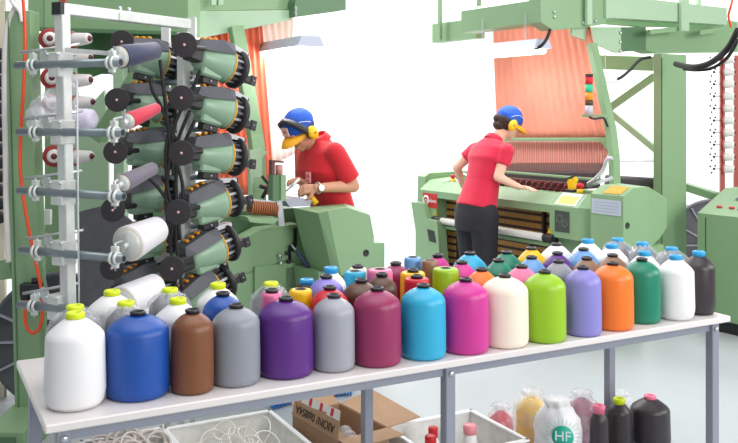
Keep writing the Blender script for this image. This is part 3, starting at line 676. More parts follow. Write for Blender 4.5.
# signal tower
c = at(589, 114, 6.2); t = thing('signal_tower', c, 'small stack light with red, green and orange sections over the right loom', 'signal light')
s_ = 6.2/F; rr_ = .028
for nm, v0, v1, m in (('top_cap', 74, 77, BLACK), ('red_lens', 77, 84, mat('red_lens', (215, 35, 45), .3)), ('green_lens', 84.5, 92, mat('green_lens', (50, 200, 150), .3)), ('orange_lens', 92.5, 100, mat('orange_lens', (248, 150, 30), .3)), ('dark_section', 100.5, 105, mat('brown_lens', (90, 62, 36), .4)), ('base_section', 105.5, 114, mat('grey_base', (200, 200, 210), .4))):
    b = MB(); b.tube([c+UP*((114-v1)*s_), c+UP*((114-v0)*s_)], rr_, m, n=24); b.build(nm, t)
b = MB(); b.tube([c, c+UP*(40*s_)], rr_*.92, BLACK, n=20); b.build('tower_core', t)
b = MB(); b.box(c-UP*.012+V((.06, .05, 0)), (.2, .03, .018), GREEN, ax=(V((1, 0, 0)), V((0, 1, 0)), UP)); b.build('bracket', t)
b = MB(); b.tube(smoothpath([c+V((.0, 0, -.02)), c+V((.04, 0, -.035)), c+V((.11, .02, -.03)), c+V((.16, .1, -.09))]), .008, BLACK, n=8); b.build('cable', t)
# cables and hoses right
b = MB(); b.tube(smoothpath([at(738, 30, 5.9), at(728, 48, 6.05), at(712, 62, 6.1), at(696, 67, 6.2), at(684, 66, 6.4), at(676, 64, 6.6)]), .022, RUBBER, n=12)
b.tube(smoothpath([at(738, 40, 5.9), at(727, 58, 6.05), at(712, 68, 6.15), at(696, 70, 6.25), at(684, 69, 6.4)]), .012, RUBBER, n=10)
tag(b.build('black_conduit'), 'thick black conduit hose curving off the right edge under the gantry', 'hose')
b = MB(); b.tube(smoothpath([at(734, -6, 5.8), at(731, 6, 5.8), at(728.5, 16, 5.85), at(731, 27, 5.9)]), .008, mat('orange_hose', (238, 84, 36), .35), n=10)
tag(b.build('orange_air_line'), 'short orange air line hanging in the top right corner', 'hose')
b = MB(); b.tube(smoothpath([at(651, 57, 6.7), at(640, 60, 6.7), at(630, 70, 6.6), at(620, 78, 6.5), at(612, 80, 6.45)]), .012, RUBBER, n=8)
tag(b.build('black_cable'), 'black cable drooping from the column to the small connector', 'cable')
b = MB(); b.tube(smoothpath([at(550, 29, 6.2), at(547, 38, 6.2), at(541, 46, 6.2), at(534, 49, 6.25)]), .012, RUBBER, n=8)
tag(b.build('lamp_cable'), 'black cable running into the end of the right fluorescent fixture', 'cable')
c = at(608, 80, 6.45); t = thing('small_lamp', c-UP*.03, 'small grey fixture hanging left of the green column', 'lamp')
b = MB(); b.box(c, (.12, .06, .05), WHITEP, bev=.005); b.build('fixture_body', t)
b = MB(); b.tube([c+V((-.02, 0, .02)), c+V((-.02, 0, .2))], .003, SILV, n=6); b.build('chain', t)
# lamps
TUBE = mat('lit_tube', (255, 252, 245), .5, emit=26)
LH = mat('lamp_housing_grey', (188, 194, 214), .4)
def fixture(p0, p1, label, chains):
    p0 = V(p0); p1 = V(p1); d = (p1-p0).normalized(); s = d.cross(UP).normalized(); L = (p1-p0).length; mid = (p0+p1)/2
    t = thing('fluorescent_fixture', mid-UP*.04, label, 'ceiling lamp')
    b = MB(); b.hull([mid+d*(x*L/2)+s*y+UP*z for x in (-1, 1) for y, z in ((-.09, -.005), (.09, -.005), (-.06, .06), (.06, .06))], LH); b.build('housing', t)
    for y in (-.045, .045):
        b = MB(); b.tube([mid-d*(L/2-.03)+s*y-UP*.024, mid+d*(L/2-.03)+s*y-UP*.024], .016, TUBE, n=14); b.build('tube', t)
    for k in (-.5, .5):
        b = MB(); b.box(mid+d*(k*L*.9)-s*.085+UP*.015, (.02, .02, .035), SILV, ax=(d, s, UP)); b.build('clip', t)
    for f_ in chains:
        b = MB(); c = p0.lerp(p1, f_)+UP*.06
        for k in range(12): b.torus(c+UP*(.012+k*.0165), d if k % 2 else s, .008, .002, SILV, n=10, k=5)
        b.build('chain', t)
    return t
fixture(at(469, 54, 6.9), at(543, 47.5, 6.24), 'lit fluorescent fixture on two chains in front of the right coral curtain', (.2, .78))
fixture(at(262, 53, 6.1), at(311, 45.5, 5.3), 'lit fluorescent fixture above the man at the left coral curtain', (.72,))
# control cabinet
K0 = V((2.567, 6.38, 0))
def KC(a, bb, z): return K0+WD*a+BD*bb+UP*z
cab = thing('control_cabinet', KC(-.1, .25, 0), 'green control cabinet with red buttons at the right edge', 'cabinet')
b = MB(); b.box(KC(-.16, .25, .045), (.66, .46, .09), BLACK, ax=(WD, BD, UP)); b.build('plinth', cab)
b = MB(); b.hull([KC(a, bb, z) for a in (.18, -.5) for bb, z in ((0, .09), (0, .86), (.36, 1.03), (.5, 1.03), (.5, .09))], GREEN); bd = b.build('cabinet_body', cab)
b = MB(); b.box(KC(.11, -.001, .46), (.004, .004, .74), BLACK, ax=(WD, BD, UP)); b.build('door_seam', cab)
csl = (KC(0, .36, 1.03)-KC(0, 0, .86)).normalized(); csn = WD.cross(csl); csn = csn if csn.z > 0 else -csn
for a in (.06, -.04):
    b = MB(); b.box(KC(a, .1, .907)+csn*.006, (.04, .02, .012), REDP, ax=(WD, csl, csn), bev=.002); b.build('red_button', cab)
b = MB(); b.box(KC(-.12, .1, .907)+csn*.003, (.05, .04, .006), BLACK, ax=(WD, csl, csn)); b.build('keypad', cab)
b = MB(); b.box(KC(-.1, .25, .98)+csn*.003, (.2, .1, .006), mat('grey_display', (96, 112, 112), .2), ax=(WD, csl, csn), bev=.001); b.build('display', cab)
# warp beam flange behind
def flange(c, n, R, label, m, ribs=12):
    t = thing('warp_beam', V(c)-UP*R, label, 'warp beam'); n = V(n).normalized(); a = n.cross(UP).normalized()
    b = MB(); b.lathe([(0, 0), (R, 0), (R, .02), (R*.95, .03), (R*.93, .012), (R*.25, .012), (R*.22, .05), (0, .05)], c, n, m, n=48); b.build('flange_disc', t)
    b = MB()
    for k in range(ribs):
        q = 6.283*k/ribs; d = a*math.cos(q)+UP*math.sin(q); s = n.cross(d)
        b.box(V(c)+d*(R*.58)+n*.02, (R*.7, .012, .02), m2, ax=(d, s, n))
    b.build('flange_ribs', t)
    b = MB(); b.tube([V(c)-n*.5, V(c)], R*.75, mat('wound_warp', (110, 104, 108), .7), n=30); b.build('wound_yarn', t)
m2 = mat('light_rib_metal', (168, 168, 182), .4, .4)
flange(at(712, 245, 7.9), V((.0, -1, 0)), .42, 'grey ribbed warp beam flange behind the control cabinet', mat('flange_grey', (96, 94, 102), .5))
beam('cable_tray', at(684, 186, 7.0), at(718, 197, 6.8), .08, .06, GREEN, loom)
# right bobbin rack
def bobbin(c, ax, r, L, label, group, fl_r=None, flip=False):
    ax = V(ax).normalized(); t = thing('bobbin', c, label, 'bobbin', group); fr = fl_r or r*1.7
    b = MB(); b.lathe([(fr, -.012), (fr, 0), (fr*.9, .004), (r*.6, .005)], c, ax, mat('brick_red_plastic', (150, 44, 40), .45), n=24); b.build('flange', t)
    b = MB(); b.lathe([(r, .004), (r*1.02, .02), (r*.82, L*.9), (r*.72, L), (r*.3, L)], c, ax, mat('white_thread', (228, 224, 222), .6, bump='Z', bscale=60), n=24); b.build('thread', t)
    b = MB(); b.lathe([(r*.45, L*.98), (r*.45, L*1.05), (r*.3, L*1.08), (r*.18, L*1.16), (0, L*1.17)], c, ax, mat('wine_spindle', (100, 40, 44), .4), n=16); b.build('spindle_tip', t)
    return t
rack = thing('bobbin_rack', V((at(736, 0, 7.0).x, 7.05, 0)), 'tall rack of small white bobbins at the right edge', 'rack')
for u in (722, 736):
    p = at(u, 110, 7.12); b = MB(); b.box((p.x+.01, 7.14, 1.04), (.035, .03, 2.08), mat('brick_rack_paint', (166, 76, 66), .5)); b.build('upright', rack)
b = MB(); b.box((at(740, 0, 7.14).x, 7.14, .02), (.5, .4, .04), GREEN); b.build('rack_foot', rack)
ordn = ['topmost', 'second from top', 'third from top', 'fourth from top', 'fifth from top', 'sixth from top', 'seventh from top', 'eighth from top', 'ninth from top', 'lowest']
for k in range(10):
    v = 60+k*12.1; p = at(723, v, 7.05)
    bobbin(p, V((1, -.5, 0)), .034, .085, 'small white bobbin on the rack at the right edge, %s' % ordn[k], 'bobbins on the right rack', .049)
    b = MB(); q_ = at(714, v, 7.05)
    b.tube([q_, p], .003, BLACK, n=6); b.ball(q_, .012, BLACK, n=8); b.ball(q_+V((-.03, 0, .02)), .009, BLACK, n=8); b.ball(q_+V((-.02, 0, -.03)), .009, BLACK, n=8); b.ball(q_+V((.01, 0, .025)), .009, BLACK, n=8); b.build('tensioner', rack)
# ================================================================== LEFT LOOM
lo1 = thing('label_loom', L1(.5, -.4, 0), 'green weaving loom on the left where the man is working', 'loom')
def E1(u, v, a=0): return onp(u, v, L1(a, 0, 0), NE)
pts = [E1(u, v) for u, v in ((328, 211), (337, 227), (341, 275), (374, 275), (374, 236), (370, 215), (347, 207.5))]
pts += [E1(u, v, .035) for u, v in ((318, 213), (327, 228), (333, 275))]
pts += [E1(u, v, .3) for u, v in ((293, 208), (297, 213), (302, 240), (310, 275))]
pts += [E1(u, v, .35) for u, v in ((345, 203.5), (362, 209))]
b = MB(); b.hull(pts, GREEN); dc = b.build('drum_cover', lo1)
b = MB(); b.lathe([(.021, -.002), (.021, .002), (.016, .0025), (.015, .0005), (0, .0003)], E1(366, 253), NE, BLACK, n=24); b.build('cover_hole', dc)
b = MB(); b.prism([E1(u, v, .02) for u, v in ((374, 243), (384.5, 243), (384.5, 275), (374, 275))], WD*.3, GREEN); b.build('front_box', lo1)
b = MB(); b.prism([E1(u, v, .12) for u, v in ((318, 272), (380, 272), (378, 350), (325, 350))], WD*.3, GREEN); b.build('drum_base', lo1)
b = MB(); b.prism([E1(u, v, .42) for u, v in ((232, 245), (262, 229), (300, 224), (303, 232), (306, 250), (320, 275), (322, 372), (190, 372), (186, 268))], WD*.12, GREEN); sp = b.build('side_panel', lo1)
b = MB(); b.prism([E1(u, v, .415) for u, v in ((222, 281), (290, 259), (290, 259.8), (222, 281.8))], WD*.004, DKG); b.build('panel_seam', sp)
b = MB(); b.prism([E1(u, v, .40) for u, v in ((286, 268), (304, 264), (306, 340), (286, 340))], WD*.02, GREEN); b.build('small_cover', lo1)
for u, v in ((287.5, 253), (288.5, 261.5), (280, 256), (281, 263.5)):
    b = MB(); b.lathe([(.014, -.004), (.014, .006), (.008, .012), (0, .013)], E1(u, v, .40), NE, bolt if u < 285 else BLACK, n=12); b.build('bolt', lo1)
b = MB(); b.prism([E1(u, v, .41) for u, v in ((294, 228), (297, 228), (297, 245), (294, 252), (291, 250), (291, 262), (289, 262), (289, 246), (294, 242))], WD*.01, BLACK); b.build('gap', lo1)
b = MB(); b.tube(smoothpath([E1(296, 250, .33), E1(302, 258, .3), E1(308, 268, .28), E1(311, 280, .28)]), .012, mat('navy_sleeve', (46, 60, 96), .6), n=10); b.tube([E1(291, 244, .36), E1(300, 256, .32)], .006, SILV, n=8); b.build('lever_handle', lo1)
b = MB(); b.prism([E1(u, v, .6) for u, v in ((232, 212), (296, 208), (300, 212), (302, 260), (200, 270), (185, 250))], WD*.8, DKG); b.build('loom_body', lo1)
b = MB(); b.box(L1(1.0, -.14, .35), (1.2, .36, .7), GREEN, ax=(WD, BD, UP)); b.build('bed', lo1)
# cord guide with brown coil
p0 = E1(249, 207, .28); p1 = E1(276, 209, .28)
COIL = mat('brown_coil', (160, 96, 58), .5)
cg = b = MB(); b.tube([p0, p1], .03, mat('coil_core', (84, 50, 36), .6), n=16)
for k in range(12): b.torus(p0.lerp(p1, (k+.5)/12), p1-p0, .036, .006, COIL, n=20, k=6)
b.build('coil_roller', lo1)
b = MB(); b.prism([E1(u, v, .25) for u, v in ((277, 202), (282, 200), (285, 226), (279, 226))], WD*.03, SILV); b.build('end_plate', lo1)
b = MB(); b.prism([E1(u, v, .27) for u, v in ((246, 198), (280, 202), (280, 205), (246, 201))], WD*.03, SILV); b.build('guide_comb', lo1)
b = MB(); b.prism([E1(u, v, .25) for u, v in ((247, 217), (280, 218), (275, 224), (258, 223), (250, 222))], WD*.1, GREEN); b.build('guide_bracket', lo1)
# glass-grey slider under man's hands
b = MB(); b.prism([E1(u, v, .3) for u, v in ((284, 199), (296, 197), (312, 200), (310, 206), (290, 207))], WD*.2, mat('lilac_grey_metal', (172, 172, 190), .35, .4)); b.build('slider', lo1)
# control post
c0 = E1(273.5, 201, .3)
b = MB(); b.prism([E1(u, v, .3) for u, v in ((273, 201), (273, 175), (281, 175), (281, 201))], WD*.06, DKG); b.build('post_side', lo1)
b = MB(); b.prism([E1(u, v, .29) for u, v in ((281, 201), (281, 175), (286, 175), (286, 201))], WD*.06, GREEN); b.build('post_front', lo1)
b = MB(); b.tube([E1(279, 175, .32), E1(279, 165, .32)], .022, mat('dusty_pink_part', (190, 130, 122), .5), n=16); b.build('pink_spool', lo1)
b = MB(); b.prism([E1(u, v, .3) for u, v in ((272, 175), (272, 160), (284, 161), (284, 163), (275, 162.5), (275, 175))], WD*.04, mat('brown_bracket', (96, 50, 44), .5)); b.build('top_bracket', lo1)
b = MB()
b.tube(smoothpath([E1(262, 176, .5), E1(267, 182, .5), E1(272, 186, .5)]), .01, BLACK, n=8); b.tube([E1(262, 198, .5), E1(270, 184, .5)], .012, BLACK, n=8); b.tube([E1(260, 186, .5), E1(272, 190, .5)], .012, BLACK, n=8)
b.build('black_links', lo1)
# left gantry
g1 = thing('loom_gantry', L1(.6, -.6, 0), 'green steel gantry with brackets standing over the left loom', 'gantry')
beamA = [(28, -20), (28, 28.5), (188, 33), (188, -20)]
b = MB(); b.prism([onp(u, v, V((-1.0, 4.9, 0)), V((-.1, -1, 0))) for u, v in beamA], V((.02, .25, 0)), GREEN); b.build('upper_beam', g1)
b = MB(); b.prism([onp(u, v, V((-1.0, 4.88, 0)), V((-.1, -1, 0))) for u, v in ((38, 27), (38, 31), (190, 35), (190, 32))], V((.02, .1, 0)), DKG); b.build('lower_flange', g1)
b = MB(); b.prism([E1(u, v, .9) for u, v in ((186, -20), (186, 11), (295, 9), (295, -20))], WD*.2, GREEN); b.build('cross_beam', g1)
b = MB(); b.prism([E1(u, v, .8) for u, v in ((295, 2), (295, 17), (346, 10), (346, -6), (300, -10))], WD*.15, DKG); b.build('end_arm', g1)
b = MB(); b.prism([E1(u, v, .88) for u, v in ((186, 14), (202, 11), (291, 10), (291, 20), (202, 38), (186, 36))], WD*.02, PALEG); b.build('gusset', g1)
b = MB()
for u in (214, 221): b.prism([E1(u-2.5, 5, .8), E1(u+2.5, 5, .8), E1(u+2.5, -3, .8), E1(u-2.5, -3, .8)], WD*.03, PALEG)
b.build('clips', g1)
legp = [E1(236, 28, .85), E1(247, 90, .8), E1(255, 135, .75), E1(257, 150, .72), E1(258, 204, .7)]
b = MB()
for i in range(4):
    d = legp[i+1]-legp[i]; dn = d.normalized(); s = (BD-dn*BD.dot(dn)).normalized(); b.box((legp[i]+legp[i+1])/2, (d.length+.02, .09, .06), GREEN, ax=(dn, s, dn.cross(s)), bev=.003)
b.build('leaning_leg', g1)
b = MB(); b.prism([E1(u, v, .68) for u, v in ((250, 150), (262, 149), (268, 152), (262, 158), (262, 204), (250, 204))], WD*.03, PALEG); b.build('leg_plate', g1)
# far-left column
ct = at(23, 20, 4.45); cb = at(31, 430, 4.45); ctop = at(22, 12, 4.45); cbot = at(33, 428.6, 4.45)
dcol = (cbot-ctop).normalized(); sx = V((1, 0, 0)); sx = (sx-dcol*sx.dot(dcol)).normalized()
b = MB(); b.box((ctop+cbot)/2, ((cbot-ctop).length, .13, .12), GREEN, ax=(dcol, sx, dcol.cross(sx)), bev=.003); b.build('column', g1)
b = MB(); cc = (ctop+cbot)/2+V((-.045, -.063, 0)); b.box(cc, ((cbot-ctop).length*.97, .004, .008), DKG, ax=(dcol, sx, dcol.cross(sx))); b.build('column_seam', g1)
fp = at(31, 0, 4.4); 
b = MB(); b.box((fp.x+.0, 4.3, .065), (.2, .5, .13), GREEN, bev=.004); b.build('column_foot', g1)
b = MB(); b.box((fp.x+.0, 4.047, .065), (.13, .01, .08), DKG); b.build('foot_opening', g1)
beam('side_rail', at(-30, 274, 4.55), at(14, 268, 4.5), .06, .1, GREEN, g1)
beam('brace', at(150, 52, 4.75), at(98, 140, 4.8), .08, .06, GREEN, g1)
beam('rear_upright', at(120, 30, 5.0), at(122, 300, 5.0), .09, .06, PALEG, g1)
b = MB(); b.prism([onp(u, v, V((-1.0, 4.95, 0)), V((0, -1, 0))) for u, v in ((57, 150), (57, 31), (74, 31), (78, 118), (104, 90), (108, 130), (108, 215), (72, 235), (64, 200))], V((0, .03, 0)), PALEG); b.build('side_shield', g1)
b = MB(); b.prism([onp(u, v, V((-1.0, 5.1, 0)), V((0, -1, 0))) for u, v in ((128, 33), (180, 34), (186, 60), (192, 300), (150, 300), (140, 90), (128, 60))], V((0, .05, 0)), DKG); b.build('rear_panel', g1)
b = MB(); b.prism([onp(u, v, V((-1.0, 5.15, 0)), V((0, -1, 0))) for u, v in ((74, 31), (135, 31), (135, 74), (100, 74), (74, 84))], V((0, .03, 0)), DKG); b.build('dark_panel', g1)
b = MB(); b.box((at(55, 0, 5.0).x, 5.0, 1.3), (.10, .05, 2.6), GREEN); b.build('rear_upright', g1)
b = MB(); b.box((at(46, 0, 4.7).x, 4.7, at(0, 217, 4.7).z), (.055, .03, .08), WHITEP); b.build('valve_block', g1)
# left harness
h1 = thing('cord_harness', L1(1.0, -.2, 1.0), 'coral cord curtain hanging over the left loom behind the feeders', 'harness')
q = [E1(u, v, 1.05) for u, v in ((205, 15), (261, 15), (274, 195), (215, 195))]
sheet(None, q, CORAL, 'cord_sheet', h1, waves=9, amp=.012, n=NE)
BLOWNC = mat('blown_peach_cord', (252, 226, 214), .8, vary=.05)  # blown-out stretch of the coral cords, overexposure painted in as near-white
q = [E1(u, v, 1.2) for u, v in ((256, 14), (293, 14), (292, 40), (262, 44))]
sheet(None, q, BLOWNC, 'blown_cord_sheet', h1, waves=5, amp=.01, n=NE)
q = [E1(u, v, 1.2) for u, v in ((262, 46), (298, 46), (302, 150), (272, 165))]
sheet(None, q, mat('blown_rose_cord', (252, 238, 233), .8), 'blown_cord_sheet', h1, waves=5, amp=.01, n=NE)  # lower blown-out cords, glare put into the pale colour
b = MB(); b.box(E1(280, 13, 1.1), (.25, .02, .015), CREAMP, ax=(BD, WD, UP)); b.build('top_bar', h1)
flange(at(60, 340, 4.9), V((.1, -1, 0)), .385, 'dark ribbed warp beam flange behind the left green column', mat('flange_dark', (82, 86, 92), .5), 14)
# grey sheet behind creel
b = MB(); b.prism([onp(u, v, V((-1.0, 4.6, 0)), V((0.1, -1, 0))) for u, v in ((78, 212), (110, 204), (140, 228), (142, 330), (78, 330))], V((0, .02, 0)), mat('grey_mesh_fabric', (112, 114, 122), .6, bump='noise', bscale=40, bstr=1, vary=.3, vscale=20)); tag(b.build('grey_cover_sheet'), 'dark grey mesh cover sheet hanging behind the creel post', 'cover sheet')
# bobbins behind the post
for (u, v, lb2) in ((73, 39, 'white bobbin with red flange, topmost right of the creel post'), (74, 58, 'white bobbin with red flange, second down right of the creel post'), (74, 80, 'white bobbin with red flange, third down right of the creel post'), (76, 102, 'white bobbin with red flange just above the plastic bag, right of the post'), (75, 156, 'white bobbin with red flange, lowest one right of the creel post')):
    bobbin(at(u, v+1, 4.35), V((1, -.35, .06)), .034, .098, lb2, 'bobbins behind the creel post', .045)
for (u, v, lb2) in ((50, 39, 'end-on white bobbin in a red ring, topmost left of the post'), (52, 78, 'end-on white bobbin in a red ring, second down left of the post'), (53, 104, 'end-on white bobbin in a red ring, third down left of the post'), (54, 156, 'end-on white bobbin in a red ring, lowest left of the post')):
    bobbin(at(u, v, 4.35), V((.35, -1, .0)), .034, .05, lb2, 'bobbins behind the creel post', .055)
b = MB(); b.box((at(61, 0, 4.42).x, 4.45, 1.35), (.03, .03, 2.7), mat('brick_rack_paint', (166, 76, 66), .5)); 
for v in (39, 58, 80, 102, 156):
    p = at(61, v, 4.43); b.box((p.x, 4.42, p.z), (.16, .02, .03), MATS['brick_rack_paint'])
tag(b.build('bobbin_stand'), 'brick red upright carrying the white bobbins behind the creel post', 'rack')
# lavender package in plastic bag
p = at(74, 120, 4.0); t = thing('bagged_package', p, 'pale lilac yarn package in a crumpled clear bag behind the creel post', 'bagged yarn')
b = MB(); b.lathe([(.03, 0), (.048, .005), (.052, .03), (.045, .1), (.03, .115), (.015, .115)], p, V((1, -.4, .05)), mat('lilac_yarn', (222, 216, 238), .6), n=28); b.build('yarn_package', t)
b = MB(); c = at(45, 112, 4.05); vs = []
for (u, v, r) in ((47, 108, .075), (38, 118, .06), (58, 98, .06), (70, 92, .045), (48, 124, .06), (66, 112, .06)):
    b.ball(at(u, v, 4.08), (r, r*.7, r*.85), BAGW, n=18)
for i_, v_ in enumerate(b.v): b.v[i_] = v_+V((noise.noise(v_*18), noise.noise(v_*18+V((5, 5, 5))), noise.noise(v_*18+V((9, 1, 3)))))*.025
b.build('plastic_bag', t)
# left edge disc rack
t = thing('disc_rack', V((at(2, 0, 4.9).x-.1, 4.9, 0)), 'pale board with a column of dark discs at the left edge', 'rack')
b = MB(); b.box((at(-12, 0, 4.95).x, 4.95, 1.2), (.2, .03, 2.4), CREAMP); b.build('board', t)
for k in range(13):
    p = at(1, 54+k*13.6, 4.9); b = MB(); b.lathe([(.033, 0), (.033, .02), (.012, .025), (0, .025)], p, V((.1, -1, 0)), BLACK, n=20); b.build('disc', t)
# hoses left
OH = mat('orange_hose', (238, 84, 36), .35)
b = MB(); b.tube(smoothpath([at(u, v, 4.3) for u, v in ((22, -8), (24, 12), (25, 40), (24, 80), (21.5, 120), (20, 160), (22, 188), (27, 220), (33, 250), (39, 278), (42, 300), (42, 318), (38, 330), (32, 333), (26, 325), (25, 312), (27, 300))], 5), .0085, OH, n=10)
tag(b.build('orange_air_hose'), 'long orange air hose running down the left green column to a loop', 'hose')
b = MB(); b.tube(smoothpath([at(u, v, 4.4) for u, v in ((9, -8), (16, 4), (13, 12), (8, 26), (5.5, 50), (5, 100), (6, 150), (6.5, 200), (8, 240), (9, 262))]), .016, mat('white_hose_sleeve', (226, 222, 220), .6), n=12)
b.tube(smoothpath([at(u, v, 4.38) for u, v in ((8, -4), (14, 5), (20, 12), (22, 22))]), .01, WHITEP, n=8)
tag(b.build('white_cable_sleeve'), 'thick white cable sleeve running down the left edge', 'hose')
# regulator
c = at(30, 290, 4.3); t = thing('air_regulator', c-UP*.06, 'black air regulator with round gauge on the left green column', 'regulator')
b = MB(); b.box(c+V((0, .02, 0)), (.10, .06, .06), BLACK, bev=.005); b.box(c+V((-.03, .02, -.04)), (.03, .05, .05), BLACK); b.tube([c+V((.02, .02, .03)), c+V((.02, .02, .055))], .02, BLACK, n=14); b.build('regulator_body', t)
b = MB(); g_ = at(37, 296, 4.24); b.lathe([(.024, 0), (.024, .02), (.02, .022)], g_, V((0, -1, 0)), SILV, n=20); b.build('gauge_case', t)
b = MB(); b.lathe([(.02, .0215), (0, .023)], g_, V((0, -1, 0)), WHITEP, n=20); b.box(g_+V((.004, -.025, .004)), (.018, .001, .002), BLACK, ax=(V((1, 0, 1)).normalized(), V((0, 1, 0)), V((-1, 0, 1)).normalized())); b.build('gauge_face', t)
# ================================================================== CREEL STAND
crl = thing('yarn_creel', at(70, 0, 3.52)*V((1, 1, 0)), 'galvanised yarn creel stand with five cross pipes, left foreground', 'creel')
p_t = at(62, 4, 3.52); p_b = at(73, 512.4, 3.52); p_b.z = 0
g = V((.48, .877, 0)).normalized(); h_ = V((.877, -.48, 0)).normalized()
dd = (p_b-p_t).normalized(); s1 = (h_-dd*h_.dot(dd)).normalized(); s2 = dd.cross(s1)
b = MB(); b.box((p_t+p_b)/2, ((p_b-p_t).length, .046, .046), GALV, ax=(dd, s1, s2), bev=.003); b.build('post', crl)
pf = at(188, 22, 4.15); pn = p_t+UP*-.02
tb0 = pn; tb1 = V((pf.x, pf.y, pn.z))
beam('top_beam', tb0+(tb1-tb0).normalized()*.0, tb1, .046, .046, GALV, crl)
b = MB(); b.box(tb0-(tb1-tb0).normalized()*.02, (.02, .05, .05), BLACK, ax=((tb1-tb0).normalized(), h_, UP)); b.build('end_plug', crl)
b = MB()
for f_ in (.42, .49): c = tb0.lerp(tb1, f_)+UP*.03; b.tube([c-UP*.01, c+UP*.012], .009, bolt, n=8)
c = tb0.lerp(tb1, .455)+h_*.024-UP*.005; b.box(c, (.11, .004, .03), GALV, ax=(g, h_, UP)); b.build('splice_plate', crl)
b = MB(); c = V((at(183.5, 0, 4.15).x, 4.15, 1.0)); b.box(c, (.046, .046, 2.0), GALV, ax=(g, h_, UP), bev=.003); b.build('rear_post', crl)
b = MB(); b.box(V((p_b.x, p_b.y, .03))-g*.12, (.5, .06, .06), GALV, ax=(g, h_, UP)); b.box(V((p_b.x, p_b.y, .03))-h_*.1, (.34, .06, .06), GALV, ax=(h_, g, UP)); b.build('foot', crl)
bars = [(20.5, 66, 124, 63), (23, 131.5, 126, 132.5), (23, 189.5, 127, 195.5), (25, 248, 127, 257), (23, 302, 118, 311)]
PK = [('navy', (42, 50, 84), (120, 57), (156, 50.5), .047, .037, 'navy blue yarn package on the topmost creel pipe'),
      ('crimson', (205, 20, 62), (128, 121), (157, 108), .034, .024, 'crimson yarn package on the second creel pipe'),
      ('lilac_grey', (112, 106, 122), (123, 183), (154, 168), .036, .027, 'slim lilac grey yarn package on the third creel pipe'),
      ('white_big', (228, 226, 234), (128, 244), (158, 229), .072, .055, 'large white yarn package on the fourth creel pipe'),
      ('white_low', (238, 236, 244), (122, 304), (156, 286), .072, .055, 'large white yarn package on the lowest creel pipe, half behind the cones')]
for i, (u0, v0, u1, v1) in enumerate(bars):
    D0, D1 = 3.62, 3.40; c0 = at(u0, v0, D0); c1 = at(u1, v1, D1)
    # keep each pipe beside the post, not through it
    off = g*-.0
    b = MB(); b.tube([c0+V((0, -.043, 0)), c1+V((0, -.043, 0))], .0165, PIPE, n=18); pipe = b.build('cross_pipe', crl)
    d = (c1-c0).normalized(); b = MB(); b.tube([c1+V((0, -.043, 0)), c1+V((0, -.043, 0))+d*.0006], .012, BLACK, n=14); b.build('pipe_bore', pipe)
    for f_ in (.15, .9):
        cc = c0.lerp(c1, f_)+V((0, -.043, 0)); b = MB(); b.torus(cc, d, .021, .007, GALV, n=18, k=8); b.torus(cc+d*.022, d, .021, .006, GALV, n=18, k=8)
        b.box(cc+d*.011+UP*.033, (.03, .02, .028), GALV, ax=(d, g, UP), bev=.003); b.box(cc+d*.011-UP*.03, (.028, .018, .018), GALV, ax=(d, g, UP), bev=.003); b.tube([cc+d*.011-UP*.05, cc+d*.011+UP*.055], .004, bolt, n=6); b.build('pipe_clamp', crl)
    cp = c0.lerp(c1, .42); b = MB(); b.box(cp+g*-.01+V((0, -.0, 0)), (.066, .075, .10), GALV, ax=(h_, g, UP), bev=.004)
    for sx_ in (-1, 1): b.tube([cp+h_*(.028*sx_)+UP*.04-g*.06, cp+h_*(.028*sx_)+UP*.04+g*.04], .005, bolt, n=8)
    b.build('post_bracket', crl)
    # threaded spindle rod
    r0 = at(u0+12, v0-6.5 if i == 0 else v0-11, 3.5); r1 = at(62, (v0-17) if i else 50, 3.46)
    r0 = c0.lerp(c1, .13)+V((0, -.05, .055)); r1 = c0.lerp(c1, .55)+V((0, .05, .085))
    b = MB(); b.tube([r0-(r1-r0)*.15, r1], .006, bolt, n=8); b.build('spindle_rod', crl)
    b = MB(); cc = c0.lerp(c1, .22)+V((0, 0.02, .03)); b.lathe([(.036, 0), (.036, .004), (.012, .008), (0, .008)], cc, V((.6, .7, .2)), GALV, n=24); b.build('spindle_plate', crl)
    nm, colr, (ua, va), (ub, vb), ra, rb, lb2 = PK[i]
    q0 = at(ua, va, 3.42); q1 = at(ub, vb, 3.62); ax = (q1-q0); L = ax.length; ax.normalize()
    t = thing('yarn_package', q0, lb2, 'yarn package', 'yarn packages on the creel')
    b = MB(); b.lathe([(ra*.6, 0), (ra*.98, 0), (ra, .004), (rb, L*.96), (rb*.8, L), (rb*.3, L)], q0, ax, mat('yarn_'+nm, colr, .5, bump='noise', bscale=200, bstr=.2, sheen=.2), n=36); b.build('wound_yarn', t)
    b = MB(); b.lathe([(ra*.82, -.004), (ra*.92, -.004), (ra*.92, 0)], q0, ax, CREAMP, n=28); b.lathe([(ra*.84, -.004), (ra*.84, -.010), (0, -.011)], q0, ax, GALV, n=28); b.lathe([(.012, -.035), (.012, .0)], q0, ax, GALV, n=12); b.build('tube_end', t)
    b = MB(); hk = q0-ax*.03; b.tube(smoothpath([c1+V((0, -.043, 0))-d*.05+UP*.05, hk+UP*.02, hk]), .006, bolt, n=8); b.box(hk+UP*.01, (.012, .012, .07), bolt); b.build('package_arm', crl)
# thin bars from post towards packages
b = MB(); q0 = at(66, 50, 3.46); q1 = at(118, 54, 3.42); b.box((q0+q1)/2, ((q1-q0).length, .012, .018), GALV, ax=((q1-q0).normalized(), g, UP)); b.build('flat_bar', crl)
b = MB(); b.tube([at(77, 80, 3.42), at(78, 200, 3.42), at(79, 310, 3.42)], .004, mat('clear_rod', (205, 210, 215), .2), n=8); b.build('thin_rod', crl)
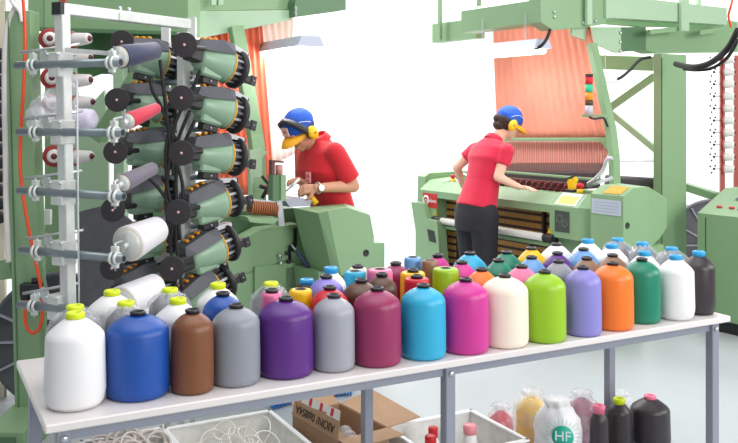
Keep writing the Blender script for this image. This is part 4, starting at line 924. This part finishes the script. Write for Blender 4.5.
# ================================================================== WEFT FEEDERS
def feeder(c, yaw, pitch, label, s=1.0):
    ax = V((math.cos(yaw)*math.cos(pitch), math.sin(yaw)*math.cos(pitch), math.sin(pitch)))
    rt_ = ax.cross(UP).normalized(); up = rt_.cross(ax).normalized()
    def P(x, y, z): return V(c)+(ax*x+rt_*y+up*z)*s
    t = thing('weft_feeder', V(c)-UP*.1, label, 'yarn feeder', 'weft feeders')
    FG = mat('feeder_green', (140, 172, 146), .35)
    b = MB(); prof = [(.02, -.12), (.05, -.12), (.062, -.10), (.074, -.03), (.084, .03), (.086, .055), (.05, .055)]
    b.lathe([(r*s, x*s) for r, x in prof], c, ax, FG, n=28); b.box(P(-.04, 0, -.055), (.12*s, .09*s, .06*s), FG, ax=(ax, rt_, up), bev=.01); bo = b.build('feeder_body', t)
    b = MB(); b.hull([P(x, y, z) for x, y, z in ((-.15, -.05, .03), (-.15, .05, .03), (-.14, -.045, .075), (-.14, .045, .075), (-.02, -.055, .105), (-.02, .055, .105), (.05, -.045, .105), (.05, .045, .105), (.05, -.075, .055), (.05, .075, .055), (-.1, -.07, .03), (-.1, .07, .03))], CHAR); cv = b.build('top_cover', t)
    for k in range(3):
        b = MB(); b.box(P(-.105+.033*k, 0, .091+.008*k), (.016*s, .035*s, .012*s), ORNG, ax=(ax, rt_, up), bev=.003); b.build('orange_mark', cv)
    b = MB(); b.torus(P(.056, 0, 0), ax, .084*s, .005*s, YRING, n=32, k=8); b.build('amber_ring', t)
    b = MB(); b.lathe([(.07*s, .055*s), (.07*s, .115*s), (.03*s, .115*s)], c, ax, BLACK, n=28)
    for k in range(14):
        q = 6.283*k/14; dv = rt_*math.cos(q)+up*math.sin(q); b.box(V(c)+ax*(.085*s)+dv*(.071*s), (.06*s, .012*s, .006*s), SILV if k % 2 else CHAR, ax=(ax, ax.cross(dv), dv))
    b.build('winding_drum', t)
    b = MB(); b.lathe([(.072*s, .105*s), (.094*s, .108*s), (.097*s, .122*s), (.088*s, .135*s), (.06*s, .14*s), (.02*s, .14*s)], c, ax, BLACK, n=32); b.build('outer_ring', t)
    b = MB(); b.hull([P(x, y, z) for x, y, z in ((.04, -.03, .088), (.04, .03, .088), (.05, -.03, .112), (.05, .03, .112), (.15, -.022, .095), (.15, .022, .095), (.15, -.022, .078), (.15, .022, .078))], mat('pale_grey_arm', (206, 206, 214), .4)); b.build('drum_arm', t)
    b = MB(); b.box(P(.155, 0, .03), (.02*s, .03*s, .13*s), BLACK, ax=(ax, rt_, up), bev=.003); b.box(P(.19, .0, -.03), (.07*s, .045*s, .035*s), BLACK, ax=(ax, rt_, up), bev=.003); b.box(P(.215, .02, -.03), (.035*s, .012*s, .05*s), BLACK, ax=(ax, rt_, up), bev=.003); b.ball(P(.215, .028, -.03), .004, SILV, n=8); b.build('exit_eye', t)
    b = MB(); b.box(P(-.15, .02, .0), (.07*s, .08*s, .07*s), BLACK, ax=(ax, rt_, up), bev=.008); b.tube([P(-.19, .03, .02), P(-.12, .03, .02)], .02, BLACK, n=12); b.build('sensor_block', t)
    b = MB(); b.box(P(-.03, .0, -.1), (.09*s, .05*s, .035*s), BLACK, ax=(ax, rt_, up), bev=.004); b.ball(P(-.03, .028, -.1), .006, SILV, n=8); b.build('mount_clamp', t)
    return t
rows = ['topmost', 'second', 'third', 'fourth', 'fifth', 'lowest']
FY = [63, 109, 155, 203, 251, 292]
for k in range(6):
    u = (217, 217, 215, 211, 208, 204)[k]; v = FY[k]
    pit = math.radians((-14, -14, -6, 8, 14, 20)[k]); yaw = math.radians(44)
    feeder(at(u, v, 4.12), yaw, pit, 'green weft feeder in the right column by the coral curtain, %s' % rows[k] + (' from top' if 0 < k < 5 else ''), .98)
for k in range(6):
    u = (152, 149, 149, 148, 148, 146)[k]; v = (60, 104, 150, 196, 240, 282)[k]
    feeder(at(u, v, 4.25), math.radians(40), math.radians((-12, -12, -6, 2, 6, 10)[k]), 'green weft feeder in the left column behind the creel packages, %s' % rows[k] + (' from top' if 0 < k < 5 else ''), .95)
DISC = mat('black_disc', (44, 40, 44), .5)
def tdisc(u, v, D, label, r=.055):
    c = at(u, v, D); t = thing('tension_disc', c-UP*r, label, 'disc', 'black tension discs'); n = V((.12, -1, .02)).normalized()
    b = MB(); b.lathe([(r*.9, -.008), (r, -.004), (r, .004), (r*.96, .007), (r*.2, .009)], c, n, DISC, n=36, sm=False); b.build('disc_plate', t)
    b = MB(); b.lathe([(.006, .008), (.006, .014), (0, .014)], c, n, mat('pink_hub', (214, 170, 178), .4), n=12); b.build('disc_hub', t)
    b = MB(); b.tube([c-n*.004, c-n*.1, c-n*.1+V((.06, .1, 0))], .012, BLACK, n=10); b.build('disc_arm', t)
for k, (u, v) in enumerate(((184.5, 45), (181.5, 98), (181.5, 153), (178.5, 212), (172, 268.5))): tdisc(u, v, 3.75, 'black round tension disc of the right column, %s' % (rows[k] + (' from top' if 0 < k < 4 else '')) if k < 4 else 'black round tension disc of the right column, lowest')
for k, (u, v) in enumerate(((122, 42), (117, 100), (115.5, 152), (113, 210), (112, 268))): tdisc(u, v, 3.95, 'black round tension disc of the left column, %s' % (rows[k] + (' from top' if 0 < k < 4 else '')) if k < 4 else 'black round tension disc of the left column, lowest', .054)
frm = thing('feeder_frame', V((at(183, 0, 4.25).x, 4.3, 0)), 'pipe frame with black cables carrying the weft feeders', 'frame')
for v in (82, 129, 177, 226, 272):
    p0 = at(140, v+1, 4.3); p1 = at(214, v, 4.2); b = MB(); b.tube([p0, p1], .014, PIPE, n=14); b.build('cross_pipe', frm)
for u in (166, 192):
    c = at(u, 100, 4.42); b = MB(); b.box((c.x, 4.42, 1.05), (.04, .04, 2.1), GALV); b.build('upright', frm)
for pts in (((150, 78), (153, 92), (162, 108), (168, 125), (174, 140)), ((200, 70), (192, 90), (180, 112), (174, 128), (172, 150), (174, 175)), ((172, 118), (166, 150), (168, 190), (176, 215)), ((160, 60), (165, 100), (170, 150), (166, 200), (172, 260)), ((195, 120), (182, 150), (176, 180), (180, 240)), ((190, 110), (176, 150), (183, 190), (176, 230), (182, 290)), ((140, 170), (160, 190), (172, 215), (170, 250))):
    b = MB(); b.tube(smoothpath([at(u, v, 3.98) for u, v in pts]), .0085, RUBBER, n=8); b.build('black_cable', frm)
# ================================================================== PEOPLE
def skin_mesh(name, prims, m, voxel, parent, smooth=4):
    """prims: capsules/ellipsoids merged into one continuous surface"""
    b = MB()
    for p in prims:
        if p[0] == 'c':
            _, p0, r0, p1, r1 = p; p0 = V(p0); p1 = V(p1)
            b.tube([p0, p1], [r0, r1], m, n=18); b.ball(p0, r0, m, n=14); b.ball(p1, r1, m, n=14)
        elif p[0] == 'f':
            _, p0, r0, p1, r1 = p; b.tube([p0, p1], [r0, r1], m, n=20)
        elif p[0] == 'e':
            _, c, r, ax = p; b.ball(c, r, m, n=20, ax=ax)
        elif p[0] == 'h': b.hull(p[1], m)
    o = b.build(name, parent)
    # rebuild without merging: remesh to a single skin
    md = o.modifiers.new('r', 'REMESH'); md.mode = 'VOXEL'; md.voxel_size = voxel; md.use_smooth_shade = True
    sm = o.modifiers.new('s', 'SMOOTH'); sm.iterations = smooth; sm.factor = .5
    dg = bpy.context.evaluated_depsgraph_get(); me = bpy.data.meshes.new_from_object(o.evaluated_get(dg)); o.modifiers.clear()
    me.materials.clear(); me.materials.append(m)
    for p in me.polygons: p.use_smooth = True; p.material_index = 0
    o.data = me; return o
def ell_loft(rings_, n=28):
    return rings_
def loft(b, rings_, m, n=28, cap=True):
    """rings: (centre, axisX, axisY, rx, ry)"""
    vs = []; fs = []
    for c, X, Y, rx, ry in rings_:
        for j in range(n):
            q = 6.28318*j/n; cq, sq = math.cos(q), math.sin(q)
            e = .86; cx = math.copysign(abs(cq)**e, cq); sy = math.copysign(abs(sq)**e, sq)
            vs.append(V(c)+V(X)*(rx*cx)+V(Y)*(ry*sy))
    for i in range(len(rings_)-1):
        for j in range(n): fs.append((i*n+j, i*n+(j+1) % n, (i+1)*n+(j+1) % n, (i+1)*n+j))
    b.add(vs, fs, m, True)
    if cap: b.add(vs[:n], [list(range(n))], m); b.add(vs[-n:], [list(range(n))], m)
    return b
def skin_from(name, b, m, voxel, parent, smooth=3):
    o = b.build(name, parent)
    md = o.modifiers.new('r', 'REMESH'); md.mode = 'VOXEL'; md.voxel_size = voxel
    sm = o.modifiers.new('s', 'SMOOTH'); sm.iterations = smooth; sm.factor = .5
    dg = bpy.context.evaluated_depsgraph_get(); me = bpy.data.meshes.new_from_object(o.evaluated_get(dg)); o.modifiers.clear()
    me.materials.clear(); me.materials.append(m)
    for p in me.polygons: p.use_smooth = True; p.material_index = 0
    o.data = me; return o
def cap_(b, p0, r0, p1, r1, m, ends=(1, 1), n=18):
    b.tube([p0, p1], [r0, r1], m, n=n)
    if ends[0]: b.ball(p0, r0, m, n=14)
    if ends[1]: b.ball(p1, r1, m, n=14)
def hand(b, w, d, pn, m, curl=.5, side=1, s=1.0):
    """w wrist, d direction of the hand, pn palm normal (the way fingers curl), thumb on side*d x pn"""
    d = V(d).normalized(); pn = V(pn); pn = (pn-d*pn.dot(d)).normalized(); t = d.cross(pn)*side
    w = V(w); k = w+d*.085*s
    b.hull([w+t*(x*.024*s)+pn*(y*.013*s) for x in (-1, 1) for y in (-1, 1)]+[k+t*(x*.037*s)+pn*(y*.011*s) for x in (-1, 1) for y in (-1, 1)], m)
    b.ball(w+d*.04*s, (.045*s, .034*s, .017*s), m, n=12, ax=(d, t, pn))
    for i, (x, L) in enumerate(((.030, .070), (.011, .080), (-.009, .074), (-.028, .058))):
        p = k+t*(x*s)-d*.012*s; dirn = d+t*(x*1.5); 
        dirn.normalize()
        for j, f in enumerate((.45, .32, .25)):
            ang = curl*(.35+.65*j); dv = (dirn*math.cos(ang)+pn*math.sin(ang)).normalized()
            q = p+dv*(L*1.12*f*s); cap_(b, p, (.0088-.0008*j)*s, q, (.0082-.0008*j)*s, m, n=10); p = q
    p = w+d*.022*s+t*.022*s; q = p+(d*.6+t*.75+pn*.25).normalized()*.042*s; cap_(b, p, .0125*s, q, .0105*s, m, n=10)
    r = q+(d*.85+t*.25+pn*.45).normalized()*.034*s; cap_(b, q, .0100*s, r, .0085*s, m, n=10)
def head_skin(b, c, fw, up, m, s=1.0):
    rt_ = V(fw).cross(up).normalized()
    H = lambda x, y, z: V(c)+(V(fw)*x+rt_*y+V(up)*z)*s
    ax = (V(fw), rt_, V(up))
    b.ball(H(-.012, 0, .03), (.094*s, .075*s, .088*s), m, n=24, ax=ax)
    b.ball(H(.02, 0, -.035), (.068*s, .058*s, .075*s), m, n=20, ax=ax)
    b.ball(H(.06, 0, -.088), (.025*s, .027*s, .022*s), m, n=12, ax=ax)
    for y in (-1, 1): b.ball(H(.05, .032*y, -.03), (.03*s, .024*s, .03*s), m, n=12, ax=ax)
    b.hull([H(.088, -.008, .01), H(.088, .008, .01), H(.112, 0, -.028), H(.09, -.017, -.036), H(.09, .017, -.036), H(.07, 0, .0)], m)
    b.ball(H(.108, 0, -.03), (.012*s, .012*s, .009*s), m, n=10, ax=ax)
    b.ball(H(.084, 0, -.062), (.012*s, .024*s, .006*s), m, n=12, ax=ax); b.ball(H(.082, 0, -.072), (.012*s, .02*s, .006*s), m, n=12, ax=ax)
    b.ball(H(.08, 0, .024), (.018*s, .055*s, .012*s), m, n=14, ax=ax)
    for y in (-1, 1): b.ball(H(-.01, .076*y, -.02), (.02*s, .008*s, .032*s), m, n=12, ax=ax)
    return H
SKIN_M = mat('tan_skin', (205, 150, 122), .55); SKIN_W = mat('light_skin', (232, 188, 164), .55)
SHIRT_M = mat('red_polo_cloth', (206, 26, 40), .8, bump='noise', bscale=14, bstr=1.0, sheen=.2); SHIRT_W = mat('crimson_polo_cloth', (206, 24, 62), .8, bump='noise', bscale=14, bstr=1.0, sheen=.2)
PANT = mat('black_trouser_cloth', (34, 34, 42), .8, bump='noise', bscale=20, bstr=.6); JEAN = mat('dark_blue_trouser_cloth', (44, 50, 70), .8)
HAIR = mat('dark_brown_hair', (62, 42, 34), .6, bump='X', bscale=60, bstr=.6)
CAPB = mat('blue_cap_cloth', (24, 84, 190), .7); CAPY = mat('yellow_brim_cloth', (250, 178, 30), .6); MUFF = mat('yellow_ear_cup', (250, 196, 20), .35)
def headgear(parent, H, fw, up, s, band_front=True, hairmode=0):
    rt_ = V(fw).cross(up).normalized(); ax = (V(fw), rt_, V(up))
    b = MB(); # cap crown: half ellipsoid
    n = 28; rings_ = []
    prof = []
    for i in range(9):
        t = (i/8)*1.5708; prof.append((math.cos(t), math.sin(t)))
    vs = []; fs = []
    for r, z in prof:
        for j in range(n):
            q = 6.28318*j/n; vs.append(H(-.012+.105*r*math.cos(q), .086*r*math.sin(q), .03+.098*z))
    for i in range(8):
        for j in range(n): fs.append((i*n+j, i*n+(j+1) % n, (i+1)*n+(j+1) % n, (i+1)*n+j))
    b.add(vs, fs, CAPB, True)
    b.add([H(-.012+.105*math.cos(6.28318*j/n), .086*math.sin(6.28318*j/n), .03) for j in range(n)]+[H(-.012+.1*math.cos(6.28318*j/n), .082*math.sin(6.28318*j/n), .012) for j in range(n)], [(j, (j+1) % n, n+(j+1) % n, n+j) for j in range(n)], CAPB, True)
    b.ball(H(-.012, 0, .129), .006*s, CAPB, n=8); cp = b.build('cap', parent)
    b = MB(); vs = []; m_ = 12  # brim
    for k in range(m_+1):
        y = -1+2*k/m_
        x0 = -.012+.098*math.sqrt(max(0, 1-(y*.9)**2)); L = .078*math.sqrt(max(0, 1-abs(y)**2.4))
        dz = -.02*y*y
        vs += [H(x0, .075*y, .028+dz), H(x0+L*.6, .077*y, .018+dz), H(x0+L, .074*y, .0+dz), H(x0+L, .074*y, -.004+dz), H(x0+L*.6, .077*y, .012+dz), H(x0, .075*y, .022+dz)]
    fs = []
    for k in range(m_):
        for j in range(6): fs.append((k*6+j, k*6+(j+1) % 6, (k+1)*6+(j+1) % 6, (k+1)*6+j))
    b.add(vs, fs, CAPY, True); b.build('cap_brim', cp)
    # white piping
    b = MB()
    for sgn in (-1, 1): b.tube(smoothpath([H(.06, .045*sgn*1.2, .075), H(.02, .072*sgn, .075), H(-.02, .085*sgn, .05), H(-.04, .084*sgn, .03)]), .0022, WHITEP, n=6)
    b.build('cap_piping', cp)
    # ear defenders
    em = thing_child('ear_defenders', parent)
    for sgn in (-1, 1):
        b = MB(); c = H(-.005, .083*sgn, -.022); o_ = rt_*sgn
        b.ball(c+o_*.016*s, (.034*s, .022*s, .044*s), MUFF, n=20, ax=(V(fw), o_, V(up))); b.build('ear_cup', parent_of(em))
        b = MB(); b.torus(c, o_, .028*s, .009*s, BLACK, n=20, k=8); b.build('cup_cushion', parent_of(em))
        b = MB(); b.ball(c+o_*.037*s, (.01*s, .003*s, .006*s), mat('cup_mark', (180, 50, 40), .5), n=10, ax=(V(fw), o_, V(up))); b.build('cup_emblem', parent_of(em))
    return cp
def thing_child(n_, p_): return p_
def parent_of(x): return x
def eyes(parent, H, s):
    for y in (-1, 1):
        b = MB(); b.ball(H(.079, .03*y, -.005), .0115*s, WHITEP, n=12); b.ball(H(.0875, .031*y, -.006), .0055*s, mat('dark_iris', (50, 34, 28), .3), n=8); b.build('eye', parent)
        b = MB(); b.tube([H(.094, .014*y, .014), H(.09, .034*y, .019), H(.078, .05*y, .013)], .0028*s, HAIR, n=6); b.build('eyebrow', parent)
    b = MB(); b.ball(H(.0945, 0, -.067), (.004*s, .021*s, .0045*s), mat('lip_tone', (176, 96, 88), .5), n=12); b.build('lips', parent)
# ---------- MAN (faces the left loom)
fw = -BD; lf = UP.cross(fw); # his left points toward the camera
S = V((-.315, 5.56, 0))   # mid shoulders
man = thing('person', V((-.30, 5.66, 0)), 'person in red polo, blue cap and yellow ear defenders at the left loom', 'person')
sh = V((-.315, 5.50, 1.385)); hipc = V((-.235, 5.6, .93)); 
nk = sh+UP*.055+fw*.03
hz = V((-.74, -.67, 0)).normalized(); hd_up = (UP*.76+hz*.65).normalized(); hd_fw = (hz*.76-UP*.65).normalized(); hc = at(300, 130, 5.42)
sL = sh+lf*.18-UP*.01; sR = sh-lf*.18-UP*.01
eL = at(353, 186, 5.40); wL = at(317, 188, 5.24); 
eR = at(306, 186, 5.62); wR = at(303, 183, 5.42)
tipL = at(298, 190, 5.2)
b = MB(); m = SKIN_M
H = head_skin(b, hc, hd_fw, hd_up, m, 1.06)
cap_(b, nk-UP*.06, .062, hc-hd_up*.05-hd_fw*.03, .055, m)
loft(b, [(hipc-UP*.06, lf, fw, .15, .10), (hipc+UP*.1, lf, fw, .145, .095), (hipc.lerp(sh, .5), lf, fw, .14, .095), (sh-UP*.12, lf, fw, .16, .105), (sh, lf, fw, .13, .08), (sh+UP*.05, lf, fw, .06, .055)], m)
for s0, e0, w0 in ((sL, eL, wL), (sR, eR, wR)):
    cap_(b, s0, .055, e0, .042, m); cap_(b, e0, .041, w0, .027, m)
hand(b, wL, at(297, 190, 5.24)-wL, UP*-.4-V((.3, 0, 0))+V((0, .6, 0)), m, 1.0, 1, .95)
hand(b, wR, at(289, 176, 5.32)-wR, V((-.2, -.5, -.6)), m, 1.1, -1, .95)
for sg in (-1, 1):
    hp = hipc+lf*.085*sg-UP*.06; kn = hp+UP*(.47-hp.z)+fw*.03; ft = V((hp.x, hp.y, .09))+lf*.02*sg
    cap_(b, hp, .085, kn, .055, m); cap_(b, kn, .055, ft, .038, m); cap_(b, ft-UP*.03, .04, ft-UP*.04+fw*.15, .034, m)
body = skin_from('body', b, m, .0055, man, 3)
eyes(man, H, 1)
b = MB() # shirt
loft(b, [(hipc-UP*.02, lf, fw, .168, .125), (hipc+UP*.08, lf, fw, .168, .125), (hipc.lerp(sh, .45), lf, fw, .17, .125), (sh-UP*.14, lf, fw, .185, .13), (sh-UP*.02, lf, fw, .19, .105), (sh+UP*.035, lf, fw, .12, .075), (sh+UP*.06, lf, fw, .075, .07)], SHIRT_M)
for s0, e0 in ((sL, eL), (sR, eR)):
    b.ball(s0-UP*.006, .066, SHIRT_M, n=16); cf = s0.lerp(e0, .82); b.tube([s0, cf], [.066, .07], SHIRT_M, n=20)
skin_from('polo_shirt', b, SHIRT_M, .008, man, 3)
def collar(parent, c, ax_, m, r=.072):
    b = MB(); ax_ = V(ax_).normalized(); b.lathe([(r*.92, -.012), (r*1.02, .018), (r*1.0, .03), (r*1.12, .022), (r*1.35, -.014), (r*1.3, -.018), (r*1.05, .004)], c, ax_, m, n=28); return b.build('collar', parent)
collar(man, sh+UP*.055+fw*.012, UP*.85+fw*.5, SHIRT_M, .066)
b = MB(); cpos = at(316, 168, 5.30)
pnm = mat('pink_patch', (236, 170, 178), .6)
pc = sh-UP*.17+fw*.128+lf*.08; nrm = (fw+lf*.18).normalized(); pr = UP.cross(nrm)
b.box(pc, (.045, .065, .004), pnm, ax=(pr, UP, nrm)); b.build('chest_patch', man)
b = MB(); b.torus(pc+nrm*.003+UP*.008, nrm, .009, .003, REDP, n=16, k=5); b.box(pc+nrm*.003-UP*.02, (.025, .005, .002), REDP, ax=(pr, UP, nrm)); b.build('patch_emblem', man)
b = MB()
for sg in (-1, 1):
    hp = hipc+lf*.085*sg-UP*.03; kn = V((hp.x, hp.y, .47))+fw*.03; ft = V((hp.x, hp.y, .09))+lf*.02*sg
    cap_(b, hp, .102, kn, .075, JEAN); b.tube([kn, ft], [.075, .06], JEAN, n=18)
loft(b, [(hipc-UP*.13, lf, fw, .16, .115), (hipc+UP*.03, lf, fw, .158, .115)], JEAN)
skin_from('trousers', b, JEAN, .01, man, 3)
for sg in (-1, 1):
    hp = hipc+lf*.105*sg; ft = V((hp.x, hp.y, 0)); b = MB(); b.hull([ft+fw*x+lf*y+UP*z for x, y, z in ((-.1, -.045, 0), (-.1, .045, 0), (.2, -.035, 0), (.2, .035, 0), (.1, -.05, 0), (.1, .05, 0), (-.1, -.04, .1), (-.1, .04, .1), (.0, .04, .11), (0, -.04, .11), (.19, -.03, .04), (.19, .03, .04))], RUBBER); b.build('shoe', man)
b = MB(); b.ball(H(-.025, 0, .01), (.085, .08, .075), HAIR, n=20, ax=(hd_fw, hd_fw.cross(hd_up), hd_up)); b.build('hair', man)
headgear(man, H, hd_fw, hd_up, 1.06)
# earmuff band over the front-top of the man's cap
b = MB(); rr2 = hd_fw.cross(hd_up).normalized(); pts = []
for k in range(17):
    q = math.pi*k/16; pts.append((math.cos(q), math.sin(q)))
vs = []
for cx, sz in pts:
    for dx, dr in ((-.02, 0), (.02, 0), (.02, .008), (-.02, .008)): vs.append(H(.015+dx+.045*sz, (.096+dr)*cx, -.005+(.122+dr)*sz))
b.add(vs, [(k*4+j, k*4+(j+1) % 4, (k+1)*4+(j+1) % 4, (k+1)*4+j) for k in range(16) for j in range(4)], BLACK, True); b.build('headband', man)
b = MB(); c_ = H(.09, .0, .062); b.box(c_, (.006, .062, .055), mat('pale_pink_badge', (246, 196, 190), .6), ax=((hd_fw*.9+hd_up*.3).normalized(), rr2, (hd_up*.9-hd_fw*.3).normalized())); b.torus(c_+hd_fw*.004, hd_fw, .009, .0025, REDP, n=12, k=5); b.build('cap_badge', man)
b = MB() # glasses
for y in (-1, 1): b.torus(H(.098, .03*y, -.006), hd_fw, .02, .0018, BLACK, n=20, k=6); b.tube([H(.098, .05*y, -.002), H(.0, .08*y, -.002)], .0018, BLACK, n=6)
b.tube([H(.1, -.01, -.002), H(.1, .01, -.002)], .0018, BLACK, n=6); b.build('glasses', man)
# watch
wd = (wL-eL).normalized(); wc_ = eL.lerp(wL, .97); b = MB(); b.torus(wc_, wd, .031, .007, SILV, n=24, k=8); b.build('watch_strap', man)
b = MB(); toC = (V((0, 0, CZ))-wc_).normalized(); toC = (toC-wd*toC.dot(wd)).normalized(); b.lathe([(.021, .027), (.021, .04), (.018, .042)], wc_, toC, SILV, n=24); b.lathe([(.018, .0415), (0, .0425)], wc_, toC, WHITEP, n=20); b.build('watch_case', man)
# tools
c = at(313, 199, 5.28); t = thing('hand_tool', c, 'yellow handled hand tool below the man’s watch hand', 'tool')
t['label'] = 'yellow handled hand tool just below the hands of the man'
b = MB(); b.tube([c+V((-.03, 0, .035)), c+V((.02, 0, -.03))], [.017, .02], YELP, n=12); b.build('handle', t)
b = MB(); b.tube([c+V((-.035, 0, .042)), c+V((-.075, 0, .02))], .012, BLACK, n=10); b.build('head', t)
c = at(292, 186, 5.26); t = thing('screwdriver', c-UP*.03, 'slim dark screwdriver between the fingers of the man', 'tool')
b = MB(); b.tube([c, at(285, 192, 5.24)], .004, BLACK, n=8); b.build('shaft', t)
b = MB(); b.tube([at(299, 179, 5.29), c], .009, WHITEP, n=10); b.build('handle', t)
# ---------- WOMAN (leans over the right loom)
fw = BD.copy(); lf = UP.cross(fw); rg = -lf
sh = V((.92, 6.56, 1.35)); hipc = V((.80, 6.49, .90))
wom = thing('person', V((.80, 6.5, 0)), 'person in crimson polo and black trousers leaning on the right loom, seen from behind', 'person')
hc = at(509, 123, 6.6); hz = V((.96, .28, 0)).normalized(); hd_fw = (hz*.86-UP*.5).normalized(); hd_up = (UP*.86+hz*.5).normalized()
tor = (sh-hipc).normalized(); tf = (fw-tor*fw.dot(tor)).normalized()
sR = sh+rg*.165-UP*.02; sL = sh-rg*.165-UP*.02
eR = at(498, 177, 6.38); wR = L2(.75, .035, 1.035)
wR = at(519, 187, 6.35)
eL = at(457, 167, 6.72); wL = at(463, 186, 6.95)
b = MB(); m = SKIN_W
H = head_skin(b, hc, hd_fw, hd_up, m, 1.02)
cap_(b, sh+UP*.0+fw*.02, .052, hc-hd_up*.05-hd_fw*.02, .048, m)
loft(b, [(hipc-UP*.06, lf, tf, .15, .11), (hipc+tor*.14, lf, tf, .12, .09), (hipc.lerp(sh, .6), lf, tf, .13, .095), (sh-tor*.1, lf, tf, .145, .09), (sh, lf, tf, .12, .07), (sh+tor*.05, lf, tf, .055, .05)], m)
for s0, e0, w0 in ((sR, eR, wR), (sL, eL, wL)):
    cap_(b, s0, .046, e0, .036, m); cap_(b, e0, .035, w0, .023, m)
hand(b, wR, at(531, 188.5, 6.3)-wR, V((0, .1, -1)), m, .35, 1, .88)
hand(b, wL, fw*.8+V((0, 0, -.3)), V((0, 0, -1)), m, .4, -1, .88)
legs = []
for sg in (-1, 1):
    hp = hipc+lf*.085*sg-UP*.06; kn = V((hp.x, hp.y, .46))+fw*.02; ft = V((hp.x, hp.y, .09))+lf*.015*sg; legs.append((hp, kn, ft))
    cap_(b, hp, .09, kn, .052, m); cap_(b, kn, .052, ft, .035, m); cap_(b, ft-UP*.035, .036, ft-UP*.045+fw*.14, .03, m)
skin_from('body', b, m, .0055, wom, 3)
eyes(wom, H, 1.02)
b = MB()
loft(b, [(hipc-UP*.0+tor*.0, lf, tf, .165, .135), (hipc+tor*.08, lf, tf, .152, .122), (hipc+tor*.2, lf, tf, .138, .108), (hipc.lerp(sh, .7), lf, tf, .152, .112), (sh-tor*.1, lf, tf, .18, .12), (sh-tor*.01, lf, tf, .172, .095), (sh+tor*.04, lf, tf, .11, .072), (sh+tor*.065, lf, tf, .062, .06)], SHIRT_W)
for s0, e0 in ((sR, eR), (sL, eL)):
    b.ball(s0-UP*.005, .06, SHIRT_W, n=16); b.tube([s0, s0.lerp(e0, .55)], [.06, .058], SHIRT_W, n=20)
skin_from('polo_shirt', b, SHIRT_W, .008, wom, 3)
collar(wom, sh+tor*.06+fw*.012, tor+fw*.3, SHIRT_W, .058)
b = MB()
for hp, kn, ft in legs: cap_(b, hp+UP*.02, .112, kn, .078, PANT); b.tube([kn, ft-UP*.02], [.078, .062], PANT, n=18)
loft(b, [(hipc-UP*.16, lf, fw, .175, .14), (hipc-UP*.06, lf, fw, .172, .14), (hipc+UP*.04, lf, fw, .152, .12)], PANT)
skin_from('trousers', b, PANT, .01, wom, 3)
b = MB(); pk_ = hipc-UP*.05+rg*.12-fw*.095; b.box(pk_, (.012, .004, .03), SILV, ax=(rg, fw, UP)); b.build('pocket_tag', wom)
b = MB(); pk_ = hipc+UP*.015+rg*.16-fw*.02; b.box(pk_, (.018, .012, .018), WHITEP, ax=(rg, fw, UP)); b.build('hip_tag', wom)
for hp, kn, ft in legs:
    f0 = V((ft.x, ft.y, 0)); b = MB(); b.hull([f0+fw*x+lf*y+UP*z for x, y, z in ((-.09, -.04, 0), (-.09, .04, 0), (.18, -.03, 0), (.18, .03, 0), (.09, -.045, 0), (.09, .045, 0), (-.09, -.035, .09), (-.09, .035, .09), (.0, .035, .1), (0, -.035, .1), (.17, -.025, .035), (.17, .025, .035))], RUBBER); b.build('shoe', wom)
b = MB(); ax3 = (hd_fw, hd_fw.cross(hd_up), hd_up); b.ball(H(-.03, 0, .0), (.085, .08, .088), HAIR, n=24, ax=ax3); b.ball(H(-.10, 0, -.015), (.032, .034, .034), HAIR, n=18, ax=ax3); b.ball(H(-.06, 0, -.055), (.05, .055, .04), HAIR, n=18, ax=ax3); b.build('hair', wom)
cp = headgear(wom, H, hd_fw, hd_up, 1.02)
b = MB()
vs = []
for cx, sz in pts:
    for dx, dr in ((-.008, 0), (.008, 0), (.008, .006), (-.008, .006)): vs.append(H(-.02+dx-.085*sz, (.096+dr)*cx, -.02+(.02+dr)*sz))
b.add(vs, [(k*4+j, k*4+(j+1) % 4, (k+1)*4+(j+1) % 4, (k+1)*4+j) for k in range(16) for j in range(4)], BLACK, True); b.build('headband', wom)
b = MB(); b.box(H(.02, -.01, .128), (.03, .03, .003), WHITEP, ax=ax3); b.build('cap_emblem', wom)
# ================================================================== LIGHT + CAMERA
w = bpy.data.worlds.new('World'); SC.world = w; w.use_nodes = True
bg = w.node_tree.nodes['Background']; bg.inputs[0].default_value = (.97, .985, 1, 1); bg.inputs[1].default_value = .4
def area(name, loc, tgt, size, power, col=(1, 1, 1)):
    l = bpy.data.lights.new(name, 'AREA'); l.shape = 'RECTANGLE'; l.size = size[0]; l.size_y = size[1]; l.energy = power; l.color = col
    o = bpy.data.objects.new(name, l); COL.objects.link(o); o.location = loc; o.rotation_euler = (V(tgt)-V(loc)).to_track_quat('-Z', 'Y').to_euler(); return o
area('wall_fill_light', (0, 8.2, 4.9), (0, 9.6, 1.6), (9, 1.6), 650)  # unseen area lamp added above the back wall to blow it out
area('side_fill_right', (4.2, -1.2, 2.7), (.4, 3.6, 1.0), (1.5, 2.2), 200, (1, .98, .95))  # unseen area lamp added at right for highlights on the cones
area('side_fill_far_right', (6.5, 3.5, 3.0), (0, 6, 1.0), (2.4, 2.2), 170, (1, .98, .95))  # second added side lamp, out of view farther right
area('overhead_fill', (0, 3, 5.0), (0, 3.5, 0), (5, 4), 150)  # broad unseen lamp added overhead for soft fill
cam = bpy.data.cameras.new('Camera'); co = bpy.data.objects.new('Camera', cam); COL.objects.link(co)
cam.sensor_width = 36; cam.lens = F/738*36; co.location = (0, 0, CZ); co.rotation_euler = (math.pi/2, 0, 0); cam.shift_y = -110.5/738; cam.clip_end = 100
SC.camera = co
SC.view_settings.view_transform = 'Standard'; SC.view_settings.look = 'None'; SC.view_settings.gamma = 1; SC.view_settings.exposure = 0.0
for o in bpy.data.objects:
    if '_o' in o: del o['_o']
